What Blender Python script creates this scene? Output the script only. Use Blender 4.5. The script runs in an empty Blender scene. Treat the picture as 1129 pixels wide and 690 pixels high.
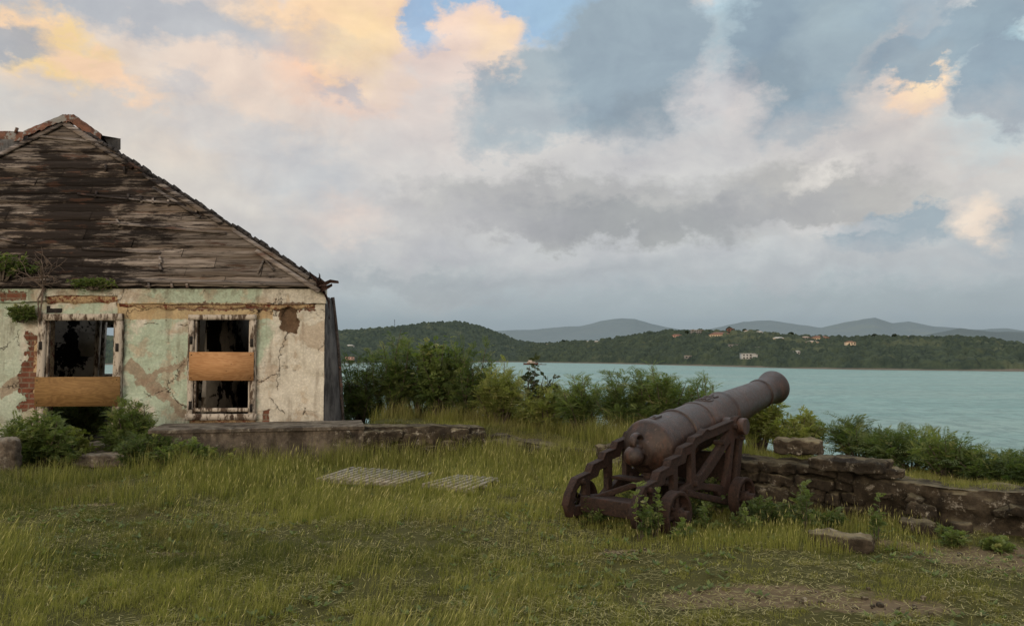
import bpy, math, random
import numpy as np
from mathutils import Vector, Matrix
R = math.radians
random.seed(7)
rng = np.random.default_rng(11)
scene = bpy.context.scene
COL = scene.collection

# ------------------------------------------------------------------ camera
F = 900.0; CX = 564.5; CY = 345.0; HOR = 388.0; EYE = 1.6
PITCH = math.atan((HOR - CY) / F)
cam_d = bpy.data.cameras.new('camera'); cam = bpy.data.objects.new('camera', cam_d); COL.objects.link(cam)
cam_d.sensor_width = 36; cam_d.lens = F / 1129 * 36; cam_d.clip_end = 40000; cam_d.clip_start = 0.05
cam.location = (0, 0, EYE); cam.rotation_euler = (R(90) + PITCH, 0, 0)
scene.camera = cam
cp, sp = math.cos(PITCH), math.sin(PITCH)
def ray(px, py):
    a = (px - CX) / F; b = (CY - py) / F
    return a, cp - b * sp, sp + b * cp
def at(px, py, D):
    x, y, z = ray(px, py)
    return (x / y * D, D, EYE + z / y * D)
def xz(px, py, D):
    p = at(px, py, D); return p[0], p[2]
def px_of(X, Y, Z):
    z = Z - EYE
    w = Y * cp + z * sp; v = -Y * sp + z * cp
    return CX + F * X / w, CY - F * v / w

# ------------------------------------------------------------------ noise in numpy
def _h(ix, iy, iz, s):
    n = (ix * 374761393 + iy * 668265263 + iz * 2147483647 + s * 974711) & 0x7fffffff
    n = ((n ^ (n >> 13)) * 1274126177) & 0x7fffffff
    n = ((n ^ (n >> 16)) * 668265263) & 0x7fffffff
    return ((n ^ (n >> 15)) & 0xffffff) / 16777215.0
def vnoise(x, y, z=0.0, s=0):
    x = np.asarray(x, float); y = np.asarray(y, float); z = np.zeros_like(x) + z
    ix, iy, iz = np.floor(x).astype(np.int64), np.floor(y).astype(np.int64), np.floor(z).astype(np.int64)
    fx, fy, fz = x - ix, y - iy, z - iz
    fx, fy, fz = [f * f * (3 - 2 * f) for f in (fx, fy, fz)]
    r = 0
    for dx in (0, 1):
        for dy in (0, 1):
            for dz in (0, 1):
                w = (fx if dx else 1 - fx) * (fy if dy else 1 - fy) * (fz if dz else 1 - fz)
                r = r + w * _h(ix + dx, iy + dy, iz + dz, s)
    return r
def fbm(x, y, z=0.0, s=0, o=4):
    r = 0; a = 0.5; t = 0
    for k in range(o):
        f = 2.03 ** k
        r = r + a * vnoise(np.asarray(x) * f, np.asarray(y) * f, np.asarray(z) * f, s + k * 17); t += a; a *= 0.5
    return r / t
def sstep(a, b, x):
    t = np.clip((np.asarray(x, float) - a) / (b - a), 0, 1); return t * t * (3 - 2 * t)

# ------------------------------------------------------------------ material helpers
def lin(c):
    if isinstance(c, (int, float)): c = (c, c, c)
    return tuple(((v / 255) / 12.92 if v / 255 <= 0.04045 else ((v / 255 + 0.055) / 1.055) ** 2.4) for v in c[:3]) + (1,)
class NT:
    def __init__(s, tree): s.t = tree; s.N = tree.nodes; s.L = tree.links
    def put(s, sock, v):
        if v is None: return
        if isinstance(v, bpy.types.NodeSocket): s.L.new(v, sock)
        elif isinstance(v, (tuple, list)):
            n = len(sock.default_value); v = tuple(v)[:n]
            if len(v) < n: v = v + (1,) * (n - len(v))
            sock.default_value = v
        else:
            try: sock.default_value = v
            except Exception: sock.default_value = (v,) * len(sock.default_value)
    def node(s, typ, props=None, **inp):
        n = s.N.new(typ)
        for k, v in (props or {}).items(): setattr(n, k, v)
        for k, v in inp.items():
            k = k.replace('_', ' ')
            s.put(n.inputs[int(k[1:])] if k[0] == 'i' and k[1:].isdigit() else n.inputs[k], v)
        return n
    def pos(s): return s.node('ShaderNodeNewGeometry').outputs['Position']
    def objc(s): return s.node('ShaderNodeTexCoord').outputs['Object']
    def map(s, v, loc=(0, 0, 0), rot=(0, 0, 0), sc=(1, 1, 1), typ='POINT'):
        return s.node('ShaderNodeMapping', {'vector_type': typ}, Vector=v, Location=loc, Rotation=rot, Scale=sc).outputs[0]
    def noise(s, v, scale, detail=5, rough=0.55, dist=0.0, col=False):
        n = s.node('ShaderNodeTexNoise', None, Vector=v, Scale=scale, Detail=detail, Roughness=rough, Distortion=dist)
        return n.outputs['Color' if col else 'Fac']
    def voro(s, v, scale, feat='F1', rnd=1.0, out='Distance'):
        return s.node('ShaderNodeTexVoronoi', {'feature': feat}, Vector=v, Scale=scale, Randomness=rnd).outputs[out]
    def ramp(s, f, pts, interp='LINEAR'):
        n = s.node('ShaderNodeValToRGB', None, Fac=f); r = n.color_ramp; r.interpolation = interp
        while len(r.elements) < len(pts): r.elements.new(0.5)
        for e, (p, c) in zip(r.elements, pts):
            e.position = p; e.color = (c, c, c, 1) if isinstance(c, (int, float)) else tuple(c)[:3] + (1,)
        return n.outputs[0]
    def mix(s, f, a, b, mode='MIX'):
        n = s.node('ShaderNodeMix', {'data_type': 'RGBA', 'blend_type': mode}); n.clamp_factor = True
        s.put(n.inputs[0], f); s.put(n.inputs[6], a); s.put(n.inputs[7], b); return n.outputs[2]
    def m(s, op, a, b=None, c=None):
        n = s.node('ShaderNodeMath', {'operation': op}); s.put(n.inputs[0], a)
        if b is not None: s.put(n.inputs[1], b)
        if c is not None: s.put(n.inputs[2], c)
        return n.outputs[0]
    def rng(s, v, a, b, c=0.0, d=1.0, smooth=True):
        return s.node('ShaderNodeMapRange', {'interpolation_type': 'SMOOTHSTEP' if smooth else 'LINEAR'}, i0=v, i1=a, i2=b, i3=c, i4=d).outputs[0]
    def sep(s, v): n = s.node('ShaderNodeSeparateXYZ', None, Vector=v); return n.outputs
    def attr(s, name): return s.node('ShaderNodeAttribute', {'attribute_name': name}).outputs
    def bump(s, h, strength=0.5, dist=0.02, normal=None):
        n = s.node('ShaderNodeBump', None, Height=h, Strength=strength, Distance=dist)
        if normal is not None: s.put(n.inputs['Normal'], normal)
        return n.outputs[0]
def newmat(name):
    m = bpy.data.materials.new(name); m.use_nodes = True; m.node_tree.nodes.clear()
    return m, NT(m.node_tree)
def finish(m, T, color, rough=0.8, normal=None, metal=0.0, spec=0.3, emis=None, estr=0.0):
    p = T.node('ShaderNodeBsdfPrincipled')
    T.put(p.inputs['Base Color'], color); T.put(p.inputs['Roughness'], rough); T.put(p.inputs['Metallic'], metal)
    T.put(p.inputs['Specular IOR Level'], spec)
    if normal is not None: T.put(p.inputs['Normal'], normal)
    if emis is not None: T.put(p.inputs['Emission Color'], emis); T.put(p.inputs['Emission Strength'], estr)
    o = T.node('ShaderNodeOutputMaterial'); T.L.new(p.outputs[0], o.inputs[0]); return m
def C(r, g, b): return (r, g, b, 1)
MAT = {}
def box_mask(T, X, Z, x0, x1, z0, z1, n, amp, soft=0.02):
    # noise-warped rectangle mask on a wall
    w = T.m('MULTIPLY', T.m('SUBTRACT', n, 0.5), amp)
    dx = T.m('SUBTRACT', T.m('ABSOLUTE', T.m('SUBTRACT', X, (x0 + x1) / 2)), (x1 - x0) / 2)
    dz = T.m('SUBTRACT', T.m('ABSOLUTE', T.m('SUBTRACT', Z, (z0 + z1) / 2)), (z1 - z0) / 2)
    d = T.m('ADD', T.m('MAXIMUM', dx, dz), w)
    return T.rng(d, soft, -soft)
def seg_mask(T, X, Z, x0, z0, x1, z1, width, n, amp, soft=0.02):
    L = math.hypot(x1 - x0, z1 - z0); ux, uz = (x1 - x0) / L, (z1 - z0) / L
    ax = T.m('SUBTRACT', X, x0); az = T.m('SUBTRACT', Z, z0)
    s_ = T.m('ADD', T.m('MULTIPLY', ax, ux), T.m('MULTIPLY', az, uz))
    t_ = T.m('ADD', T.m('MULTIPLY', ax, -uz), T.m('MULTIPLY', az, ux))
    w = T.m('MULTIPLY', T.m('SUBTRACT', n, 0.5), amp)
    ds = T.m('SUBTRACT', T.m('ABSOLUTE', T.m('SUBTRACT', s_, L / 2)), L / 2)
    dt = T.m('SUBTRACT', T.m('ABSOLUTE', T.m('ADD', t_, w)), width / 2)
    return T.rng(T.m('MAXIMUM', ds, dt), soft, -soft)
HD = 13.2
def hx(px): return xz(px, HOR, HD)[0]
def hz(py): return EYE + (HOR - py) / F * HD

def m_plaster():
    m, T = newmat('peeling_plaster'); P = T.pos(); x, y, z = T.sep(P)[:3]
    n1 = T.noise(P, 1.1, 6, 0.6); n2 = T.noise(P, 3.2, 7, 0.65, 0.4); n3 = T.noise(P, 12, 6, 0.7); n4 = T.noise(T.map(P, (5, 2, 9)), 1.9, 6, 0.6, 0.6)
    green = T.mix(n3, C(.34, .43, .32), C(.51, .58, .46))
    cream = T.mix(n3, C(.51, .475, .385), C(.70, .67, .58))
    xr = T.rng(x, hx(275), hx(305)); 
    f = T.m('ADD', T.m('SUBTRACT', n1, 0.02), T.m('MULTIPLY', xr, 0.22))
    c = T.mix(T.rng(f, .50, .58), green, cream)
    c = T.mix(T.m('MULTIPLY', T.rng(n4, .54, .60), .55), c, T.mix(n2, C(.30, .22, .15), C(.46, .36, .26)))
    c = T.mix(T.m('MULTIPLY', T.rng(n2, .56, .62), .6), c, C(.50, .42, .31))
    lp = T.m('MULTIPLY', T.rng(T.m('ADD', x, T.m('MULTIPLY', n2, .15)), hx(32), hx(24)), T.rng(z, 2.3, 2.05)); c = T.mix(T.m('MULTIPLY', lp, .8), c, T.mix(n3, C(.36, .43, .33), C(.55, .60, .50)))
    # tan repaired streaks
    for (a, b, e, g, w) in ((138, 402, 186, 438, .22), (168, 424, 214, 462, .09), (150, 425, 205, 398, .10), (214, 375, 198, 420, .08), (0, 432, 26, 424, .22)):
        k = seg_mask(T, x, z, hx(a), hz(b), hx(e), hz(g), w, n2, .45, .012)
        c = T.mix(T.m('MULTIPLY', k, .85), c, T.mix(n3, C(.23, .17, .12), C(.36, .28, .20)))
    # yellow-ochre course under the cornice
    k = box_mask(T, x, z, hx(128), hx(300), hz(352), hz(334), n3, .12, .01)
    c = T.mix(T.m('MULTIPLY', k, .8), c, T.mix(n2, C(.36, .22, .10), C(.56, .42, .22)))
    # exposed brick by the door
    br = T.node('ShaderNodeTexBrick', None, Vector=T.node('ShaderNodeCombineXYZ', None, X=x, Y=z).outputs[0], Color1=C(.24, .085, .05), Color2=C(.15, .055, .035), Mortar=C(.23, .18, .13), Scale=1.0, Mortar_Size=.012)
    br.inputs['Brick Width'].default_value = .24; br.inputs['Row Height'].default_value = .085
    brc = T.mix(T.m('MULTIPLY', n3, .6), br.outputs['Color'], C(.12, .06, .04))
    b1 = box_mask(T, x, z, hx(27), hx(46), hz(452), hz(368), n2, .7, .008)
    b2 = box_mask(T, x, z, hx(195), hx(345), hz(342), hz(335), n3, .25, .006)
    b3 = box_mask(T, x, z, hx(0), hx(30), hz(331), hz(322), n3, .3, .006)
    b4 = box_mask(T, x, z, hx(290), hx(297), hz(470), hz(452), n2, .2, .008)
    b = T.m('MAXIMUM', T.m('MAXIMUM', b1, b2), T.m('MAXIMUM', b3, b4))
    c = T.mix(b, c, brc)
    # fallen plaster under cornice right
    k1 = box_mask(T, x, z, hx(308), hx(326), hz(367), hz(341), n2, .35, .01)
    c = T.mix(k1, c, T.mix(n3, C(.05, .03, .02), C(.20, .13, .08)))
    # cracks
    cr = T.voro(T.node('ShaderNodeMix', {'data_type': 'VECTOR'}, ).outputs[1], 1.0) if False else None
    wv = T.node('ShaderNodeVectorMath', {'operation': 'ADD'}, i0=P, i1=T.node('ShaderNodeVectorMath', {'operation': 'SCALE'}, i0=T.noise(P, 2.5, 5, .7, col=True), Scale=.55).outputs[0]).outputs[0]
    e = T.voro(wv, .95, 'DISTANCE_TO_EDGE')
    crack = T.m('MULTIPLY', T.rng(e, .009, .002), T.rng(n4, .50, .56))
    for (a, b_, e_, g) in ((317, 366, 309, 388), (309, 388, 306, 430), (298, 438, 314, 456), (340, 340, 325, 338), (140, 344, 175, 338), (186, 430, 206, 450)):
        crack = T.m('MAXIMUM', crack, seg_mask(T, x, z, hx(a), hz(b_), hx(e_), hz(g), .008, n3, .22, .005))
    c = T.mix(T.m('MULTIPLY', crack, .85), c, C(.04, .03, .02))
    # small pits
    pit = T.m('MULTIPLY', T.rng(T.voro(P, 3.3), .06, .035), T.rng(n2, .48, .55))
    c = T.mix(pit, c, C(.05, .035, .025))
    # stains: streaks and damp
    st = T.noise(T.map(P, sc=(6, 1, .7)), 1.0, 6, .65)
    c = T.mix(T.rng(st, .50, .72, 0, .5), c, C(.16, .12, .08), 'MIX')
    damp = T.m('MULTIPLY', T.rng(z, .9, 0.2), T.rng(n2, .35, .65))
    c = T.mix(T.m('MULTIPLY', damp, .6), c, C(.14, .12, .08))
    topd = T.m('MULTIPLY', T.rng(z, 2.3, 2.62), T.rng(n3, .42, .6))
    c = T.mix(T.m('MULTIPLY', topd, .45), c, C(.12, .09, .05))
    grime = T.rng(T.noise(P, 28, 5, .7), .4, .7, .82, 1.08)
    c = T.mix(1.0, c, T.node('ShaderNodeCombineColor', None, i0=grime, i1=grime, i2=grime).outputs[0], 'MULTIPLY')
    h = T.m('ADD', T.m('ADD', n3, T.m('MULTIPLY', T.rng(n4, .52, .58), -.5)), T.m('MULTIPLY', T.m('ADD', crack, b), -1.2))
    return finish(m, T, c, .93, T.bump(h, .8, .02), spec=.15)
def m_roofwood():
    m, T = newmat('weathered_boards'); P = T.pos(); x, y, z = T.sep(P)[:3]
    g = T.noise(T.map(P, sc=(1.2, 6, 26)), 1.0, 7, .7); g2 = T.noise(T.map(P, sc=(.35, 2, 5)), 1.0, 5, .6)
    n = T.noise(P, .75, 6, .65, .8); n5 = T.noise(T.map(P, sc=(1.1, 3, 9)), 1.3, 9, .78)
    c = T.mix(T.rng(g, .3, .7), C(.050, .038, .030), C(.30, .262, .23))
    c = T.mix(T.rng(g2, .45, .6, 0, .6), c, C(.14, .105, .075))
    lft = T.rng(x, -4.4, -7.2); mid = T.m('MULTIPLY', T.rng(z, 2.3, 2.9), T.rng(z, 5.9, 4.6))
    mf = T.m('ADD', T.m('MULTIPLY_ADD', n5, .75, T.m('MULTIPLY', T.m('SUBTRACT', n, .5), .35)), T.m('MULTIPLY', T.m('MULTIPLY', lft, mid), .135))
    c = T.mix(T.rng(mf, .425, .495, 0, .94), c, C(.013, .010, .009))
    c = T.mix(T.rng(T.noise(T.map(P, (3, 1, 4), sc=(.8, 2, 4)), 1.6, 6, .7), .58, .64, 0, .7), c, C(.085, .045, .03))
    at_ = T.attr('tint')[2]
    k = T.m('MULTIPLY_ADD', at_, .7, .65)
    c = T.mix(1.0, c, T.node('ShaderNodeCombineColor', None, i0=k, i1=k, i2=k).outputs[0], 'MULTIPLY')
    return finish(m, T, c, .9, T.bump(T.m('ADD', g, T.m('MULTIPLY', n5, .5)), .9, .02), spec=.15)
def m_simple(name, a, b, scale=5, rough=.85, bump=.4, det=6, sc=(1, 1, 1), c3=None, lo=.35, hi=.65, metal=0, spec=.2, t3=(.58, .66), obj=False, bd=.02):
    m, T = newmat(name); P = T.map(T.objc() if obj else T.pos(), sc=sc)
    n = T.noise(P, scale, det, .65); n2 = T.noise(T.map(P, (7, 3, 5)), scale * 4, det, .7)
    c = T.mix(T.rng(T.m('MULTIPLY_ADD', n2, .4, T.m('MULTIPLY', n, .6)), lo, hi), a, b)
    if c3: c = T.mix(T.rng(T.noise(T.map(P, (1, 8, 2)), scale * .8, det, .7), t3[0], t3[1]), c, c3)
    return finish(m, T, c, rough, T.bump(T.m('ADD', n2, n), bump, bd), metal, spec)
def m_iron():
    m, T = newmat('old_iron'); P = T.pos()
    n = T.noise(P, 3, 6, .6); n2 = T.noise(P, 18, 7, .7); n3 = T.noise(P, 90, 4, .7)
    c = T.mix(T.rng(n2, .35, .7), C(.014, .0085, .0065), C(.044, .024, .017))
    c = T.mix(T.rng(n, .52, .68, 0, .5), c, C(.050, .027, .019))
    c = T.mix(T.rng(T.noise(T.map(P, (4, 4, 4)), 26, 7, .8), .56, .64, 0, .5), c, C(.13, .085, .065)); c = T.mix(T.rng(T.noise(T.map(P, sc=(2.5, 2.5, .5)), 3, 6, .7), .52, .66, 0, .6), c, C(.085, .038, .022)); c = T.mix(T.rng(T.voro(P, 38), .12, .05, 0, .7), c, C(.012, .008, .006))
    return finish(m, T, c, T.rng(n2, .3, .7, .32, .52), T.bump(T.m('ADD', T.m('ADD', T.m('MULTIPLY', n2, .9), n3), T.rng(T.voro(P, 38), .12, .05, 0, -.6)), .75, .007), .15, .5)
def m_rustcarr():
    m, T = newmat('rusted_carriage_iron'); P = T.pos()
    n = T.noise(P, 5, 6, .65); n2 = T.noise(P, 35, 7, .75); n3 = T.noise(P, 130, 4, .7)
    c = T.mix(T.rng(n2, .35, .68), C(.012, .0065, .0045), C(.042, .023, .0155))
    c = T.mix(T.rng(n, .5, .66, 0, .6), c, C(.048, .021, .014))
    c = T.mix(T.rng(T.noise(T.map(P, (9, 4, 4)), 22, 6, .75), .63, .7, 0, .55), c, C(.14, .10, .08))
    return finish(m, T, c, .75, T.bump(T.m('ADD', n2, n3), .7, .008), .1, .3)
def m_stone(name, a, b, moss_lit_top):
    m, T = newmat(name); P = T.pos(); x, y, z = T.sep(P)[:3]
    n = T.noise(P, 2.2, 6, .65, .3); n2 = T.noise(P, 14, 7, .75); n3 = T.noise(P, 60, 5, .75)
    c = T.mix(T.rng(T.m('MULTIPLY_ADD', n2, .45, T.m('MULTIPLY', n, .55)), .36, .62), a, b)
    c = T.mix(T.rng(T.voro(P, 22), .16, .07, 0, .5), c, C(.02, .016, .012))
    c = T.mix(T.m('MULTIPLY', T.rng(T.noise(T.map(P, (3, 9, 1)), 9, 6, .8), .56, .64), .8), c, C(.34, .31, .25))
    nz = T.sep(T.node('ShaderNodeNewGeometry').outputs['Normal'])[2]
    up = T.m('MULTIPLY', T.rng(nz, .3, .9), T.rng(n, .35, .6))
    c = T.mix(T.m('MULTIPLY', up, .75), c, moss_lit_top)  # paler upward faces: moss and dirt, with the lit wall top painted in
    dk = T.m('MULTIPLY', T.rng(T.noise(T.map(P, sc=(3, 3, .8)), 1.5, 5, .6), .44, .62), .6)
    c = T.mix(dk, c, C(.025, .02, .015))
    tn = T.m('MULTIPLY_ADD', T.attr('tint')[2], .8, .6)
    c = T.mix(1.0, c, T.node('ShaderNodeCombineColor', None, i0=tn, i1=tn, i2=tn).outputs[0], 'MULTIPLY')
    return finish(m, T, c, .95, T.bump(T.m('ADD', T.m('ADD', n2, n), n3), .9, .03), spec=.12)
def m_leaf(name, a, b, c3, trans=.35):
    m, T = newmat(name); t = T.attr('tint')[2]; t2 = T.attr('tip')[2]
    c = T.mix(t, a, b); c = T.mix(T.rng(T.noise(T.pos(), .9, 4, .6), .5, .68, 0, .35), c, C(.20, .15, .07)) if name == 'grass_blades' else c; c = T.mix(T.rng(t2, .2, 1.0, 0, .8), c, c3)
    d = T.node('ShaderNodeBsdfPrincipled'); T.put(d.inputs['Base Color'], c); d.inputs['Roughness'].default_value = .55; d.inputs['Specular IOR Level'].default_value = .3
    tr = T.node('ShaderNodeBsdfTranslucent'); T.put(tr.inputs[0], T.mix(1.0, c, C(1.0, 1.15, .55), 'MULTIPLY'))
    mx = T.node('ShaderNodeMixShader', None, i0=trans); T.L.new(d.outputs[0], mx.inputs[1]); T.L.new(tr.outputs[0], mx.inputs[2])
    o = T.node('ShaderNodeOutputMaterial'); T.L.new(mx.outputs[0], o.inputs[0]); return m
def m_ground():
    m, T = newmat('trodden_turf'); P = T.pos(); x, y, z = T.sep(P)[:3]
    n = T.noise(P, .8, 6, .65, .5); n2 = T.noise(P, 6, 7, .7); n3 = T.noise(P, 45, 5, .75)
    soil = T.mix(n2, C(.085, .062, .036), C(.26, .195, .120)); green = T.mix(n3, C(.035, .040, .012), C(.12, .11, .038))
    dirt = T.attr('dirt')[2]
    c = T.mix(T.rng(T.m('ADD', dirt, T.m('MULTIPLY', T.m('SUBTRACT', n2, .5), .9)), .35, .6), green, soil)
    c = T.mix(T.rng(n3, .6, .72, 0, .7), c, C(.17, .13, .075))
    c = T.mix(T.rng(n, .55, .7, 0, .3), c, C(.09, .065, .04))
    return finish(m, T, c, .95, T.bump(T.m('ADD', n2, T.m('MULTIPLY', n3, .6)), 1.0, .03), spec=.1)
def m_water():
    m, T = newmat('bay_water'); P = T.pos(); y = T.sep(P)[1]
    n = T.noise(T.map(P, sc=(.010, .045, 1)), 1.0, 7, .62); n2 = T.noise(T.map(P, sc=(.003, .014, 1)), 1.0, 4, .6)
    w1 = T.noise(T.map(P, rot=(0, 0, .12), sc=(.22, .13, 1)), 1.0, 7, .75, .4)
    c = T.mix(T.rng(n, .35, .65), C(.12, .26, .238), C(.19, .35, .318))
    c = T.mix(T.rng(n2, .4, .65, 0, .55), c, C(.25, .36, .31))
    c = T.mix(T.rng(w1, .45, .60, 0, .7), c, C(.085, .175, .165)); c = T.mix(T.rng(T.noise(T.map(P, (40, 9, 0), sc=(.05, .02, 1)), 1.0, 5, .65), .56, .68, 0, .5), c, C(.26, .41, .37))  # light and dark of the ripples painted into the water colour
    return finish(m, T, c, .38, T.bump(w1, 1.0, 1.3), spec=.35)
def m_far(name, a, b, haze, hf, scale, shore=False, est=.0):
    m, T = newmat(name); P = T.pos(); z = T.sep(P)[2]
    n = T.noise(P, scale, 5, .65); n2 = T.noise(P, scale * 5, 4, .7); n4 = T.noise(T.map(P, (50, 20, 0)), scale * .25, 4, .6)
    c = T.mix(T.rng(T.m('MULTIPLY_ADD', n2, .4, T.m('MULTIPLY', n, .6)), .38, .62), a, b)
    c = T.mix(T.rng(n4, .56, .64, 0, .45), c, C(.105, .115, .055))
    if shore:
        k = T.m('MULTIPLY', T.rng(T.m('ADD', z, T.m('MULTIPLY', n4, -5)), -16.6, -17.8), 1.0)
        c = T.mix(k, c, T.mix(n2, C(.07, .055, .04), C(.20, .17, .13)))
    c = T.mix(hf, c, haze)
    return finish(m, T, c, .9, None, spec=.05, emis=haze, estr=est)  # aerial haze painted in: mixed into the colour plus a faint emission
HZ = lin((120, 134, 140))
MAT.update(
    plaster=m_plaster(), roofwood=m_roofwood(), iron=m_iron(), carr=m_rustcarr(),
    rust=m_simple('rusted_sheet', C(.06, .03, .02), C(.19, .088, .055), 6, .8, .6, c3=C(.20, .19, .17), t3=(.52, .58)),
    greysheet=m_simple('grey_sheet', C(.035, .035, .036), C(.12, .118, .115), 4, .8, .6, c3=C(.09, .045, .03), sc=(1, 1, .3), lo=.4, hi=.6),
    shingle=m_simple('dark_shingle', C(.012, .011, .011), C(.05, .045, .042), 9, .9, .6),
    brickm=m_simple('broken_brickwork', C(.20, .12, .07), C(.50, .37, .21), 11, .95, 1.0, c3=C(.16, .05, .03), t3=(.54, .6), lo=.4, hi=.58),
    paintwood=m_simple('peeling_painted_wood', C(.085, .06, .042), C(.46, .41, .34), 7, .85, .7, sc=(1, 1, .35), c3=C(.05, .032, .022), lo=.44, hi=.53, t3=(.6, .64)),
    plaindark=m_simple('plain_dark', C(.012, .011, .010), C(.035, .03, .026), 5),
    inner=m_simple('blistered_inner_plaster', C(.34, .31, .27), C(.52, .48, .42), 2.0, .95, .4, c3=C(.008, .007, .006), t3=(.50, .53)),
    floorm=m_simple('dirt_floor', C(.03, .025, .018), C(.07, .055, .04), 4),
    concrete=m_stone('stained_concrete', C(.055, .045, .036), C(.21, .175, .135), C(.24, .215, .17)),
    stone=m_stone('lichened_stone', C(.019, .016, .012), C(.088, .070, .049), C(.24, .205, .125)),
    mortar=m_stone('dark_wall_core', C(.018, .014, .010), C(.05, .04, .028), C(.10, .09, .05)),
    grass=m_leaf('grass_blades', C(.080, .094, .022), C(.28, .275, .072), C(.58, .50, .25), .45),
    leafd=m_leaf('dark_leaves', C(.034, .060, .018), C(.125, .165, .050), C(.28, .28, .11), .45),
    leafm=m_leaf('mid_green_leaves', C(.050, .086, .026), C(.18, .225, .066), C(.34, .33, .14), .45),
    leafy=m_leaf('yellow_green_leaves', C(.10, .125, .034), C(.26, .28, .080), C(.44, .40, .17), .45),
    leafb=m_leaf('glossy_dark_leaves', C(.016, .028, .014), C(.045, .062, .024), C(.10, .11, .05), .2),
    bark=m_simple('grey_bark', C(.05, .04, .03), C(.14, .115, .09), 20, .9, .5),
    twig=m_simple('dry_twigs', C(.09, .065, .05), C(.20, .155, .12), 20, .9, .5),
    ground=m_ground(), water=m_water(),
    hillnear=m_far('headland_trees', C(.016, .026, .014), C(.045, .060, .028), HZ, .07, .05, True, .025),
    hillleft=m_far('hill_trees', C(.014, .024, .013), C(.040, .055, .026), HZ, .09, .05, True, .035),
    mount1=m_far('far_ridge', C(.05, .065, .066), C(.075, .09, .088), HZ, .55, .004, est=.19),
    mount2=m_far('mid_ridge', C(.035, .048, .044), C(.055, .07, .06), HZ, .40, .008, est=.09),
)
def m_ply(name, a, b):
    m, T = newmat(name); P = T.pos(); x, y, z = T.sep(P)[:3]
    w = T.noise(T.map(P, sc=(1.3, 1, 7)), 1.0, 3, .5, 1.2)
    r = T.m('FRACT', T.m('MULTIPLY', w, 9)); r = T.rng(T.m('ABSOLUTE', T.m('SUBTRACT', r, .5)), 0, .5)
    c = T.mix(r, a, b); c = T.mix(T.rng(T.noise(P, 3, 6, .7), .5, .75, 0, .6), c, C(.16, .085, .035))
    c = T.mix(T.rng(T.voro(T.map(P, sc=(1, 1, 2)), 4), .06, .03, 0, .8), c, C(.07, .035, .015))
    fine = T.noise(T.map(P, sc=(4, 1, 90)), 1.0, 4, .6); k = T.m('MULTIPLY_ADD', fine, .5, .75)
    c = T.mix(1.0, c, T.node('ShaderNodeCombineColor', None, i0=k, i1=k, i2=k).outputs[0], 'MULTIPLY')
    return finish(m, T, c, .75, T.bump(fine, .2, .005), spec=.2)
MAT['edge'] = m_simple('corroded_edge', C(.02, .017, .015), C(.12, .10, .09), 9, .9, .9, c3=C(.22, .08, .04), t3=(.6, .64)); MAT['twist'] = m_simple('dark_twisted_metal', C(.02, .013, .011), C(.08, .045, .035), 12, .8, .6)
MAT['ply1'] = m_ply('plywood_weathered', C(.185, .105, .040), C(.26, .155, .060))
MAT['ply2'] = m_ply('plywood_orange', C(.36, .185, .078), C(.45, .25, .115))

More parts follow.
